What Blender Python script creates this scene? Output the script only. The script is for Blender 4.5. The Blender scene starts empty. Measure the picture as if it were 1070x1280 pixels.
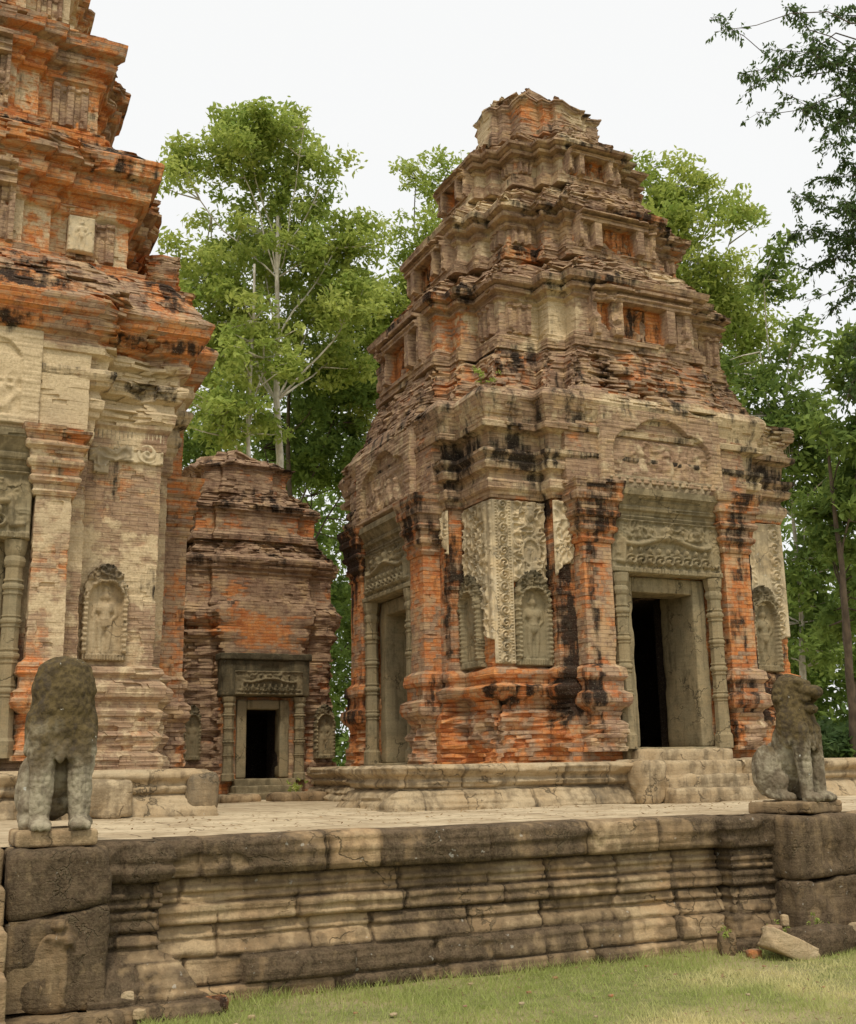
import bpy, math, random
import numpy as np
from mathutils import Vector, Matrix

# ------------------------------------------------------------------ camera, world, sun, exposure
scene = bpy.context.scene
EYE = 1.6
FPX, PITCH, ROLL, YAW = 1383.4, math.radians(12.95), math.radians(.97), math.radians(65)
_cp, _sp = math.cos(PITCH), math.sin(PITCH)
_r = np.array([1, 0, 0.]); _u = np.array([0, -_sp, _cp]); _f = np.array([0, _cp, _sp])
_c, _s = math.cos(ROLL), math.sin(ROLL)
_R = np.array([_c * _r - _s * _u, _s * _r + _c * _u, _f])
_B = np.array([[math.sin(YAW), math.cos(YAW), 0], [-math.cos(YAW), math.sin(YAW), 0], [0, 0, 1.]])
CAMM = _R @ _B.T                       # world -> camera (right, up, forward); the temple's walls run along X and Y
cam_data = bpy.data.cameras.new('camera'); cam = bpy.data.objects.new('camera', cam_data)
scene.collection.objects.link(cam); scene.camera = cam
cam_data.sensor_fit = 'HORIZONTAL'; cam_data.sensor_width = 36; cam_data.lens = FPX / 1070 * 36
cam_data.clip_start = .1; cam_data.clip_end = 2000
m = Matrix(((CAMM[0][0], CAMM[1][0], -CAMM[2][0], 0), (CAMM[0][1], CAMM[1][1], -CAMM[2][1], 0),
            (CAMM[0][2], CAMM[1][2], -CAMM[2][2], EYE), (0, 0, 0, 1)))
cam.matrix_world = m

def at(px, py, dist):
    """point at a given distance ahead along a photo direction (used to place the far trees)"""
    d = CAMM.T @ np.array([(px - 535) / FPX, -(py - 640) / FPX, 1])
    return np.array([0, 0, EYE]) + d * dist

SUN_EL, SUN_AZ = math.radians(61), math.radians(200)      # azimuth clockwise from +Y
world = bpy.data.worlds.new('World'); scene.world = world; world.use_nodes = True
wn = world.node_tree.nodes; wl = world.node_tree.links
for n in list(wn): wn.remove(n)
wo = wn.new('ShaderNodeOutputWorld'); b1 = wn.new('ShaderNodeBackground'); b2 = wn.new('ShaderNodeBackground')
sky = wn.new('ShaderNodeTexSky'); sky.sky_type = 'NISHITA'; sky.sun_disc = False
sky.sun_elevation = SUN_EL; sky.sun_rotation = SUN_AZ
sky.dust_density = 4; mixw = wn.new('ShaderNodeMixShader'); mixw.inputs[0].default_value = .92
wl.new(sky.outputs[0], b1.inputs[0]); b1.inputs[1].default_value = .12
b2.inputs[0].default_value = (.9, .9, .885, 1); b2.inputs[1].default_value = .77   # thick white cloud
wl.new(b1.outputs[0], mixw.inputs[1]); wl.new(b2.outputs[0], mixw.inputs[2]); wl.new(mixw.outputs[0], wo.inputs[0])
sd = bpy.data.lights.new('sun', 'SUN'); sd.energy = 1.5; sd.angle = math.radians(10); sd.color = (1, .91, .76)
sun = bpy.data.objects.new('sun', sd); scene.collection.objects.link(sun)
sv = Vector((math.sin(SUN_AZ) * math.cos(SUN_EL), math.cos(SUN_AZ) * math.cos(SUN_EL), math.sin(SUN_EL)))
sun.rotation_euler = sv.to_track_quat('Z', 'Y').to_euler()
scene.view_settings.view_transform = 'Standard'; scene.view_settings.look = 'None'
scene.view_settings.exposure = 0.54; scene.view_settings.gamma = 1
scene.cycles.max_bounces = 6; scene.cycles.diffuse_bounces = 3; scene.cycles.transparent_max_bounces = 4

# ------------------------------------------------------------------ numeric helpers
RNG = np.random.default_rng(7)
random.seed(7)
def hash3(i, j, k, seed):
    h = (i.astype(np.int64) * 374761393 + j.astype(np.int64) * 668265263 + k.astype(np.int64) * 2147483647 + seed * 974634777) & 0xffffffff
    h = ((h ^ (h >> 13)) * 1274126177) & 0xffffffff
    h = ((h ^ (h >> 16)) * 2246822519) & 0xffffffff
    return ((h ^ (h >> 15)) & 0xffffff) / float(0xffffff)
def vnoise(x, y, z, seed=0):
    x, y, z = np.broadcast_arrays(np.asarray(x, float), np.asarray(y, float), np.asarray(z, float))
    xi, yi, zi = np.floor(x), np.floor(y), np.floor(z)
    fx, fy, fz = x - xi, y - yi, z - zi
    fx = fx * fx * (3 - 2 * fx); fy = fy * fy * (3 - 2 * fy); fz = fz * fz * (3 - 2 * fz)
    xi = xi.astype(np.int64); yi = yi.astype(np.int64); zi = zi.astype(np.int64)
    r = 0
    for a in (0, 1):
        for b in (0, 1):
            for c in (0, 1):
                r = r + hash3(xi + a, yi + b, zi + c, seed) * (fx if a else 1 - fx) * (fy if b else 1 - fy) * (fz if c else 1 - fz)
    return r
def fbm(x, y, z, s, seed=0, octv=4):
    """0..1 fractal noise with base frequency s"""
    r = 0; a = .5; tot = 0
    for o in range(octv):
        r = r + a * vnoise(x * s + 11.3 * o, y * s + 5.7 * o, z * s + 3.1 * o, seed + o); tot += a; a *= .5; s *= 2.03
    return r / tot
def sst(x, a, b):
    t = np.clip((x - a) / (b - a), 0, 1); return t * t * (3 - 2 * t)

# ------------------------------------------------------------------ object helpers
def set_props(o, label=None, cat=None, group=None, kind=None):
    if label: o['label'] = label
    if cat: o['category'] = cat
    if group: o['group'] = group
    if kind: o['kind'] = kind
    return o
def thing(name, loc, label, cat, group=None):
    o = bpy.data.objects.new(name, None); scene.collection.objects.link(o)
    o.location = loc; o.empty_display_size = .3
    return set_props(o, label, cat, group)
def world_loc(o):
    v = Vector((0, 0, 0))
    while o is not None: v = v + Vector(o.location); o = o.parent
    return np.array(v)
def mesh_obj(name, V, F, mat, parent=None, col=None, uv=None, smooth=False, flat_ngons=None):
    """V world coordinates (n,3); F (m,4) array or list of lists; col (n,4) per vertex; uv (n,2) per vertex"""
    V = np.asarray(V, float)
    base = world_loc(parent) if parent is not None else np.zeros(3)
    me = bpy.data.meshes.new(name)
    if isinstance(F, np.ndarray): F = F.tolist()
    if flat_ngons: F = F + flat_ngons
    me.from_pydata((V - base).tolist(), [], F)
    me.update()
    if col is not None:
        at_ = me.color_attributes.new('Zone', 'FLOAT_COLOR', 'POINT')
        at_.data.foreach_set('color', np.asarray(col, dtype=np.float32).ravel())
    if uv is not None:
        ul = me.uv_layers.new(name='UVMap')
        li = np.zeros(len(me.loops), dtype=np.int64); me.loops.foreach_get('vertex_index', li)
        ul.data.foreach_set('uv', np.asarray(uv, dtype=np.float32)[li].ravel())
    if smooth: me.polygons.foreach_set('use_smooth', [True] * len(me.polygons))
    me.materials.append(mat)
    o = bpy.data.objects.new(name, me); scene.collection.objects.link(o)
    if parent is not None: o.parent = parent
    return o
def grid_faces(R, C, closed=False, flip=False):
    r = np.arange(R - 1)[:, None]; c = np.arange(C if closed else C - 1)[None, :]
    c2 = (c + 1) % C
    f = np.stack([r * C + c, r * C + c2, (r + 1) * C + c2, (r + 1) * C + c], -1).reshape(-1, 4)
    return f[:, ::-1] if flip else f

# ------------------------------------------------------------------ materials
class NT:
    def __init__(s, name):
        s.m = bpy.data.materials.new(name); s.m.use_nodes = True; s.t = s.m.node_tree
        for n in list(s.t.nodes): s.t.nodes.remove(n)
        s.out = s.t.nodes.new('ShaderNodeOutputMaterial'); s.b = s.t.nodes.new('ShaderNodeBsdfPrincipled')
        s.t.links.new(s.b.outputs[0], s.out.inputs[0]); s.b.inputs['Roughness'].default_value = .93
        s.b.inputs['Specular IOR Level'].default_value = .15
        s.co = s.t.nodes.new('ShaderNodeNewGeometry').outputs['Position']
    def n(s, t): return s.t.nodes.new(t)
    def put(s, v, i):
        if isinstance(v, (int, float)): i.default_value = v
        elif isinstance(v, tuple): i.default_value = (*v, 1) if len(v) == 3 and i.type == 'RGBA' else v
        else: s.t.links.new(v, i)
    def map(s, scale, co=None, loc=(0, 0, 0)):
        n = s.n('ShaderNodeMapping'); s.put(co or s.co, n.inputs[0]); n.inputs['Scale'].default_value = scale; n.inputs['Location'].default_value = loc
        return n.outputs[0]
    def noise(s, scale, co=None, detail=4, rough=.6, dist=0):
        n = s.n('ShaderNodeTexNoise'); s.put(co or s.co, n.inputs['Vector']); n.inputs['Scale'].default_value = scale
        n.inputs['Detail'].default_value = detail; n.inputs['Roughness'].default_value = rough; n.inputs['Distortion'].default_value = dist
        return n.outputs[0]
    def vor(s, scale, co=None, feat='F1', out='Distance'):
        n = s.n('ShaderNodeTexVoronoi'); n.feature = feat; s.put(co or s.co, n.inputs['Vector']); n.inputs['Scale'].default_value = scale
        return n.outputs[out]
    def math(s, op, a, b=0., c=None):
        n = s.n('ShaderNodeMath'); n.operation = op; s.put(a, n.inputs[0]); s.put(b, n.inputs[1])
        if c is not None: s.put(c, n.inputs[2])
        return n.outputs[0]
    def step(s, v, a, b, lo=0., hi=1.):
        n = s.n('ShaderNodeMapRange'); n.interpolation_type = 'SMOOTHSTEP'; s.put(v, n.inputs[0])
        for i, k in enumerate((a, b, lo, hi)): s.put(float(k), n.inputs[i + 1])
        return n.outputs[0]
    def mix(s, f, a, b, mode='MIX'):
        n = s.n('ShaderNodeMix'); n.data_type = 'RGBA'; n.blend_type = mode
        s.put(f, n.inputs[0]); s.put(a, n.inputs[6]); s.put(b, n.inputs[7]); return n.outputs[2]
    def attr(s):
        n = s.n('ShaderNodeAttribute'); n.attribute_name = 'Zone'
        q = s.n('ShaderNodeSeparateColor'); s.t.links.new(n.outputs['Color'], q.inputs[0])
        return q.outputs[0], q.outputs[1], q.outputs[2], n.outputs['Alpha']
    def bump(s, h, dist, strength=1., prev=None):
        n = s.n('ShaderNodeBump'); s.put(h, n.inputs['Height']); n.inputs['Distance'].default_value = dist; n.inputs['Strength'].default_value = strength
        if prev is not None: s.put(prev, n.inputs['Normal'])
        s.last = n.outputs[0]; s.t.links.new(n.outputs[0], s.b.inputs['Normal']); return n.outputs[0]
    def color(s, c): s.put(c, s.b.inputs['Base Color'])

def make_brick():
    t = NT('weathered_brick')
    o, c, k, rnd = t.attr()
    uvn = t.n('ShaderNodeUVMap'); uvn.uv_map = 'UVMap'; uv = uvn.outputs[0]
    n_big = t.noise(1.3, detail=5); n_mid = t.noise(6, detail=5, rough=.65); n_fin = t.noise(38, detail=4, rough=.7)
    streak = t.noise(1, co=t.map((5.5, 5.5, .9)), detail=5, rough=.65)
    br = t.n('ShaderNodeTexBrick'); t.put(uv, br.inputs['Vector'])
    br.inputs['Scale'].default_value = 1; br.inputs['Mortar Size'].default_value = .0045; br.inputs['Mortar Smooth'].default_value = .5
    br.inputs['Brick Width'].default_value = .21; br.inputs['Row Height'].default_value = .055; br.inputs['Bias'].default_value = 0
    br.inputs['Color1'].default_value = (0, 0, 0, 1); br.inputs['Color2'].default_value = (1, 1, 1, 1); br.inputs['Mortar'].default_value = (.5, .5, .5, 1)
    tone = t.math('ADD', t.math('MULTIPLY', br.outputs['Color'], .22), t.math('ADD', t.math('MULTIPLY', rnd, .34), t.math('MULTIPLY_ADD', n_fin, .9, -.2)))
    base = t.mix(t.step(n_mid, .36, .66), (.38, .26, .165), (.17, .10, .068))
    base = t.mix(t.step(n_big, .5, .72, 0, .55), base, (.235, .13, .085))
    base = t.mix(t.step(tone, .2, .9, 0, .35), base, (.40, .27, .17))
    org = t.mix(t.step(tone, .1, .9), (.68, .29, .085), (.42, .13, .045))
    org = t.mix(t.step(n_mid, .5, .75, 0, .5), org, (.66, .34, .15))
    fo = t.step(t.math('ADD', o, t.math('ADD', t.math('MULTIPLY_ADD', n_mid, .75, -.375), t.math('MULTIPLY_ADD', rnd, .3, -.15))), .38, .62)
    col = t.mix(fo, base, org)
    col = t.mix(t.step(t.noise(3.1, detail=6, rough=.7), .50, .64, 0, .75), col, (.50, .345, .19))
    col = t.mix(t.step(t.noise(2.3, co=t.map((1, 1, 1), loc=(5, 3, 1)), detail=6, rough=.7), .56, .68, 0, .6), col, (.16, .10, .065))
    crm = t.mix(t.step(n_fin, .35, .7), (.64, .51, .32), (.47, .36, .22))
    crm = t.mix(t.step(n_big, .45, .7, 0, .5), crm, (.40, .31, .20))
    crs = t.noise(1, co=t.map((6, 6, 20)), detail=6, rough=.75)
    col = t.mix(t.step(crs, .50, .68, 0, .42), col, (.60, .44, .27))
    col = t.mix(t.step(t.noise(1, co=t.map((4, 4, 15), loc=(3, 1, 2)), detail=6, rough=.75), .56, .72, 0, .4), col, (.12, .075, .05))
    fc = t.step(t.math('ADD', c, t.math('MULTIPLY_ADD', n_mid, .9, -.45)), .4, .6)
    col = t.mix(fc, col, crm)
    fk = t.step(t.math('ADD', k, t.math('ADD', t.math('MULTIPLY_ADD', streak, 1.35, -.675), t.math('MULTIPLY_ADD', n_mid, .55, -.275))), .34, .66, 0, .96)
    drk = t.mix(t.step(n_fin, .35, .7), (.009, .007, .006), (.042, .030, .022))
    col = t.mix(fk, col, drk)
    col = t.mix(t.math('MULTIPLY', t.step(t.noise(60, detail=2), .62, .72), .35), col, (.55, .50, .38))
    col = t.mix(t.math('MULTIPLY', br.outputs['Fac'], t.math('MULTIPLY_ADD', fc, -.27, .30)), col, t.mix(.6, col, (.03, .02, .015)))
    t.color(col)
    h = t.math('ADD', t.math('MULTIPLY', n_mid, .5), t.math('ADD', t.math('MULTIPLY', n_fin, .3), t.math('MULTIPLY', br.outputs['Fac'], t.math('MULTIPLY_ADD', fc, .3, -.35))))
    t.bump(h, .03, .9)
    t.b.inputs['Roughness'].default_value = .95
    return t.m

def make_stone(name, light, warm, dark, green=None, lich=.25, scale=1., bumpd=.03):
    """weathered sandstone; Zone.r = warm/clean, Zone.b = black lichen, alpha = tone of the block"""
    t = NT(name)
    o, c, k, rnd = t.attr()
    a = t.noise(2.2 * scale, detail=6, rough=.6); b = t.noise(11 * scale, detail=5, rough=.65); f = t.noise(60 * scale, detail=3, rough=.7)
    st = t.noise(1, co=t.map((6, 6, 1.2)), detail=5)
    lay = t.noise(1, co=t.map((1.5, 1.5, 26)), detail=3)
    col = t.mix(t.step(a, .35, .65), light, warm)
    col = t.mix(t.step(lay, .45, .7, 0, .35), col, tuple(x * .62 for x in light))
    col = t.mix(t.math('MULTIPLY', rnd, .35), col, warm)
    if green: col = t.mix(t.step(b, .5, .75, 0, .6), col, green)
    kk = t.math('ADD', k, t.math('ADD', t.math('MULTIPLY_ADD', st, 1.0, -.5), t.math('MULTIPLY_ADD', b, .8, -.4)))
    col = t.mix(t.step(kk, .10, .42, 0, .72), col, tuple(.30 * x + .45 * y for x, y in zip(warm, dark)))
    fk = t.step(kk, .40, .68, 0, .94)
    col = t.mix(fk, col, t.mix(t.step(b, .4, .62), dark, tuple(min(1, x * 2.6) for x in dark)))
    col = t.mix(t.math('MULTIPLY', t.step(f, .35, .7), .35), col, tuple(x * .5 for x in light))
    rn = t.noise(1, co=t.map((14, 14, 1.0)), detail=4, rough=.6)
    col = t.mix(t.step(rn, .56, .72, 0, .45), col, tuple(.5 * x + .2 * y for x, y in zip(dark, light)))
    wv = t.n('ShaderNodeVectorMath'); wv.operation = 'ADD'; t.put(t.co, wv.inputs[0])
    ns = t.n('ShaderNodeTexNoise'); t.put(t.co, ns.inputs['Vector']); ns.inputs['Scale'].default_value = 6; ns.inputs['Detail'].default_value = 4
    sc = t.n('ShaderNodeVectorMath'); sc.operation = 'SCALE'; t.put(ns.outputs['Color'], sc.inputs[0]); sc.inputs['Scale'].default_value = .35; t.put(sc.outputs[0], wv.inputs[1])
    ck = t.vor(1.7 * scale, co=wv.outputs[0], feat='DISTANCE_TO_EDGE'); ckm = t.math('MULTIPLY', t.step(ck, .004, .016, 1, 0), t.step(a, .46, .56))
    col = t.mix(t.math('MULTIPLY', ckm, .8), col, tuple(x * .25 for x in light))
    spots = t.step(t.noise(16, detail=3, rough=.5), .70, .74)
    col = t.mix(t.math('MULTIPLY', spots, lich), col, (.58, .57, .5))
    t.color(col)
    t.bump(t.math('ADD', t.math('MULTIPLY', b, .6), t.math('ADD', t.math('MULTIPLY', f, .25), t.math('ADD', t.math('MULTIPLY', lay, .3), t.math('MULTIPLY', ckm, -.5)))), bumpd, .9)
    return t.m

BRICK = make_brick()
STONE = make_stone('platform_sandstone', (.47, .36, .215), (.45, .30, .16), (.042, .029, .018), lich=.35)
PALE = make_stone('terrace_sandstone', (.52, .42, .27), (.45, .33, .19), (.05, .04, .028), lich=.2)
GREY = make_stone('grey_green_sandstone', (.28, .235, .145), (.34, .265, .15), (.036, .030, .018), (.22, .20, .12), lich=.1, bumpd=.012)
def make_lion():
    t = NT('lichened_lion_stone')
    q = t.n('ShaderNodeSeparateXYZ'); t.put(t.co, q.inputs[0]); z = q.outputs[2]
    a = t.noise(5, detail=5, rough=.65); b = t.noise(22, detail=4, rough=.7); st = t.noise(1, co=t.map((9, 9, 1.6)), detail=4)
    col = t.mix(t.step(a, .38, .62), (.36, .315, .22), (.17, .135, .09))
    hgt = t.math('ADD', t.math('MULTIPLY_ADD', z, 2.2, -2.2 * 1.77), t.math('ADD', t.math('MULTIPLY_ADD', a, 1.6, -.8), t.math('MULTIPLY_ADD', st, .8, -.4)))
    col = t.mix(t.step(hgt, -.45, .5), col, t.mix(t.step(b, .35, .65), (.13, .095, .042), (.065, .048, .025)))
    col = t.mix(t.step(t.math('ADD', st, t.math('MULTIPLY', b, .4)), .72, .9, 0, .6), col, (.07, .055, .04))
    col = t.mix(t.step(t.noise(13, detail=4, rough=.6), .69, .72, 0, .9), col, (.62, .62, .55))
    t.color(col)
    mane = t.vor(26, co=t.map((1, 1, .8)))
    t.bump(t.math('ADD', t.math('MULTIPLY', b, .5), t.math('ADD', a, t.math('MULTIPLY', mane, -.5))), .022, .9)
    return t.m
LIONM = make_lion()
STUCCO = make_stone('carved_stucco', (.66, .56, .38), (.60, .46, .27), (.11, .09, .06), (.54, .49, .38), lich=.5, bumpd=.008)
def make_inner():
    t = NT('shade_black_interior'); t.color((.012, .010, .009)); return t.m  # near-black colour standing in for the shade of an unlit room
INNER = make_inner()

# ------------------------------------------------------------------ brick courses laid round a stepped plan
def cross(x0, x1, y0, y1, a, s1, b, s2, door=None):
    """stepped (redented) plan, counter-clockwise from the front-left corner"""
    def side(A, B, n):
        A = np.array(A, float); B = np.array(B, float); d = (B - A) / np.linalg.norm(B - A); n = np.array(n, float)
        pts = [A]
        if s1: pts += [A + d * a, A + d * a + n * s1]
        if s2: pts += [A + d * (a + b) + n * s1, A + d * (a + b) + n * (s1 + s2), B - d * (a + b) + n * (s1 + s2), B - d * (a + b) + n * s1]
        if s1: pts += [B - d * a + n * s1, B - d * a]
        return pts
    P = side((x0, y0), (x1, y0), (0, -1)) + side((x1, y0), (x1, y1), (1, 0)) + side((x1, y1), (x0, y1), (0, 1)) + side((x0, y1), (x0, y0), (-1, 0))
    return [(p[0], p[1], 1) for p in P]

def loft(name, plan, prof, z0, z1, parent, ch=.055, bl=.19, rough=.010, ero=None, zone=None, brk=0., seed=1,
         ztop=0., mat=None, planz=None, big=.0, cap=True):
    """Brick courses stacked from z0 to z1 round `plan`; prof = [(z, outward offset)...] mouldings.
    brk breaks the mouldings away in patches, rough is the brick-to-brick roughness, ero(x,y,z) extra loss of depth."""
    plan_arr = np.array([(p[0], p[1]) for p in plan]); mult = np.array([p[2] for p in plan], float)
    N = len(plan_arr)
    nxt = np.roll(plan_arr, -1, 0); d = nxt - plan_arr; L = np.maximum(np.linalg.norm(d, axis=1), 1e-6); du = d / L[:, None]
    en = np.stack([du[:, 1], -du[:, 0]], 1)
    pn = np.roll(en, 1, 0); mit = (pn + en) / np.maximum(1 + (pn * en).sum(1), .3)[:, None]
    nb = np.maximum(1, np.round(L / bl).astype(int))
    ei, ts, bi, corner = [], [], [], []
    cnt = 0
    for i in range(N):
        ei.append(i); ts.append(0.); bi.append(cnt); corner.append(1); 
        for j in range(1, nb[i]):
            ei += [i, i]; ts += [j / nb[i], j / nb[i]]; bi += [cnt + j - 1, cnt + j]; corner += [0, 0]
        cnt += nb[i]
    ei = np.array(ei); ts = np.array(ts); bi = np.array(bi); corner = np.array(corner)
    sgn = np.zeros(len(ei))
    for q in range(1, len(ei)):
        if not corner[q]: sgn[q] = -1 if (q > 0 and bi[q] != bi[q - 1] and False) else 0
    C = len(ei)
    # alternate -,+ for joint pairs
    k = 0
    for q in range(C):
        if corner[q]: k = 0
        else: sgn[q] = -1 if k % 2 == 0 else 1; k += 1
    K = max(1, int(round((z1 - z0) / ch))); h = (z1 - z0) / K; g = min(.006, h * .12)
    zr = np.empty(2 * K); zr[0::2] = z0 + np.arange(K) * h + g; zr[1::2] = z0 + (np.arange(K) + 1) * h - g
    zr[0] = z0; zr[-1] = z1
    course = np.repeat(np.arange(K), 2)
    pz_, po = np.array([p[0] for p in prof]), np.array([p[1] for p in prof])
    off = np.interp(zr, pz_, po)
    jj = hash3(course[:, None] * 1, bi[None, :] + 0 * course[:, None], np.zeros((2 * K, C)), seed) - .5
    # a joint pair must share its shift: use the lower brick id
    jid = np.where(sgn > 0, bi - 1, bi)
    jj = (hash3(course[:, None] + 0 * jid[None, :], jid[None, :] + 0 * course[:, None], np.zeros((2 * K, C)), seed) - .5)
    tt = ts[None, :] + np.where(corner[None, :] > 0, 0, jj * .7 / nb[ei][None, :] + sgn[None, :] * .004 / L[ei][None, :])
    tt = np.clip(tt, 0, 1)
    def pos(pl):
        A = pl[None] + mit[None] * (off[:, None] * mult[None])[..., None]; Bn = np.roll(A, -1, 1)
        return A[:, ei] + (Bn[:, ei] - A[:, ei]) * tt[..., None]
    XY = pos(plan_arr)
    base_off = off[:, None] * np.ones((1, C))
    if planz is not None:                         # second plan below a height (door openings)
        zc, pl2 = planz
        alt = pos(np.array([(p[0], p[1]) for p in pl2]))
        XY = np.where((zr < zc)[:, None, None], alt, XY)
    base_off = off[:, None] * np.ones((1, C))
    nrm = np.where(corner[:, None] > 0, mit[ei], en[ei])
    ml = np.where(corner > 0, mult[ei], np.minimum(mult[ei], np.roll(mult, -1)[ei]))
    Z = np.broadcast_to(zr[:, None], (2 * K, C)).copy()
    X, Y = XY[..., 0], XY[..., 1]
    cid = course[:, None] + 0 * bi[None, :]; bid = bi[None, :] + 0 * course[:, None]
    rnd = hash3(cid, bid, np.ones(cid.shape), seed + 5)
    o = off[:, None] * np.ones((1, C))
    if brk > 0:
        bk = sst(fbm(X, Y, Z * .7, 1.3, seed + 31, 5) + .10 * (rnd - .5), .66 - .3 * brk, .86 - .3 * brk)
        o = np.where(o > 0, o * (1 - bk * .7), o)
    amp = rough * np.ones_like(X)
    loss = 0
    if ero is not None:
        loss = ero(X, Y, Z); amp = amp + .35 * loss + .0
    patch = sst(fbm(X, Y, Z, 2.3, seed + 60, 4), .48, .68)
    cr = corner[None, :] > 0
    prev = hash3(cid, (bid - 1) % cnt, np.ones(cid.shape), seed + 5)
    rr = np.where(cr, np.maximum(rnd, prev), rnd)
    f5 = fbm(X, Y, Z, 6.5, seed + 14, 3)
    dd = -amp * (.55 * rr ** 2 + 1.1 * f5 ** 1.5) * (1 + 2.0 * patch) - loss * (fbm(X, Y, Z * .8, 3.1, seed + 9, 3) * .8 + 1.0 * (f5 - .3) + .9 * (fbm(X, Y, Z, 15, seed + 15, 2) - .5) + .22 * rr)
    # convex arrises are worn round
    turn = pn[:, 0] * en[:, 1] - pn[:, 1] * en[:, 0]
    dc0 = tt * L[ei][None, :]; dc1 = (1 - tt) * L[ei][None, :]
    cv0 = (turn[ei] > 0)[None, :]; cv1 = (np.roll(turn, -1)[ei] > 0)[None, :]
    w = np.where(cv0, np.exp(-dc0 / .07), 0) + np.where(cv1 & ~cr, np.exp(-dc1 / .07), 0)
    dd = dd - w * (.5 * amp + .30 * np.asarray(loss) + .004)
    if big: dd = dd - big * sst(fbm(X, Y, Z, 1.7, seed + 77, 4), .5, .75)
    # missing bricks
    miss = (hash3(cid, bid, np.ones(cid.shape) * 3, seed + 8) > (.985 - .06 * patch)) & (corner[None, :] == 0)
    dd = np.where(miss, dd - .02, dd)
    tot = (o - base_off + dd) * ml[None, :]
    V = np.stack([X + nrm[None, :, 0] * tot, Y + nrm[None, :, 1] * tot, Z], -1)
    V[..., 2] += (fbm(X, Y, Z, 2.2, seed + 21, 3) - .5) * np.minimum(.03, .006 + .22 * np.asarray(loss)) * (Z > z0 + .02) * (Z < z1 - .02)
    if ztop:
        w = sst(Z, z1 - 3 * ztop, z1)
        V[..., 2] -= w * ztop * 2 * (fbm(X, Y, Z * 0, 1.6, seed + 40, 4) - .25) .clip(0)
    arc = np.concatenate([[0], np.cumsum(L)])[ei][None, :] + tt * L[ei][None, :]
    uv = np.stack([arc, Z], -1).reshape(-1, 2)
    zo = zone(X, Y, Z, nrm) if zone is not None else (0, 0, 0)
    col = np.stack([np.broadcast_to(np.asarray(zz, float), X.shape) for zz in zo] + [rnd], -1).reshape(-1, 4)
    F = grid_faces(2 * K, C, closed=True)
    ng = [list(range((2 * K - 1) * C, 2 * K * C)), list(range(C - 1, -1, -1))] if cap else None
    return mesh_obj(name, V.reshape(-1, 3), F, mat or BRICK, parent, col=col, uv=uv, flat_ngons=ng)

def rect(x0, x1, y0, y1): return [(x0, y0, 1), (x1, y0, 1), (x1, y1, 1), (x0, y1, 1)]

# ------------------------------------------------------------------ carved reliefs (height fields with real depth)
def relief(name, origin, ud, w, h, hf, mat, parent, res=.014, back=.04, zone=None, smooth=True):
    """sheet standing at `origin`, running along ud (unit, horizontal) and up; outward normal = (ud.y,-ud.x). hf(U,V)->(H, mask)"""
    nu, nv = max(4, int(w / res) + 1), max(4, int(h / res) + 1)
    U, Vv = np.meshgrid(np.linspace(0, w, nu), np.linspace(0, h, nv))
    H, M = hf(U, Vv)
    ud = np.array([ud[0], ud[1], 0.]); n = np.array([ud[1], -ud[0], 0])
    H = np.broadcast_to(H, U.shape).copy(); M = np.broadcast_to(M, U.shape)
    # skirt: cells on the border of the mask fall back to the wall
    keep = M.copy()
    er = M.copy(); er[1:-1, 1:-1] = M[1:-1, 1:-1] & M[:-2, 1:-1] & M[2:, 1:-1] & M[1:-1, :-2] & M[1:-1, 2:]
    er[0, :] = er[-1, :] = False; er[:, 0] = er[:, -1] = False
    H = np.where(er, H, -back)
    P = np.array(origin)[None, None] + U[..., None] * ud + H[..., None] * n
    P[..., 2] += Vv
    F = grid_faces(nv, nu).reshape(nv - 1, nu - 1, 4)
    fm = M[:-1, :-1] & M[1:, :-1] & M[:-1, 1:] & M[1:, 1:]
    F = F[fm]
    used = np.zeros(nu * nv, bool); used[F.ravel()] = True
    idx = np.cumsum(used) - 1
    zo = zone(U, Vv, H) if zone is not None else (0, 0, 0)
    col = np.stack([np.broadcast_to(np.asarray(z, float), U.shape) for z in zo] + [np.full(U.shape, .5)], -1).reshape(-1, 4)[used]
    uv = np.stack([U, Vv], -1).reshape(-1, 2)[used]
    return mesh_obj(name, P.reshape(-1, 3)[used], idx[F], mat, parent, col=col, uv=uv, smooth=smooth)

def capsule_h(U, V, a, b, ra, rb, k=1.):
    a = np.array(a); b = np.array(b); ab = b - a; L2 = max((ab ** 2).sum(), 1e-9)
    t = np.clip(((U - a[0]) * ab[0] + (V - a[1]) * ab[1]) / L2, 0, 1)
    d2 = (U - a[0] - t * ab[0]) ** 2 + (V - a[1] - t * ab[1]) ** 2; r = ra + (rb - ra) * t
    return np.sqrt(np.maximum(r * r - d2, 0)) * k
def ell_h(U, V, c, rx, ry, hgt):
    return np.sqrt(np.maximum(1 - ((U - c[0]) / rx) ** 2 - ((V - c[1]) / ry) ** 2, 0)) * hgt
def spiral(dx, dy, r, hand=1., turns=1.7):
    d = np.hypot(dx, dy) / r; th = np.arctan2(dy, dx) * hand
    s = .5 + .5 * np.cos(th - d * 2 * math.pi * turns)
    return np.where(d < 1, s * (1 - .35 * d) * sst(1.02 - d, 0, .12), 0)
def scroll_strip(U, V, c, w, pitch=None):
    """a column of scroll medallions centred on u=c with width w"""
    p = pitch or w * 1.02
    k = np.floor(V / p); dy = V - (k + .5) * p; hand = np.where(k % 2 == 0, 1., -1.)
    dx = (U - c) * hand
    s = spiral(dx, dy, w * .5, 1.) + np.where(np.hypot(dx, dy) > w * .5, .5 * foliage(U, V, 26, 3), 0)
    return np.where(np.abs(U - c) < w / 2, s, 0)
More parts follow.
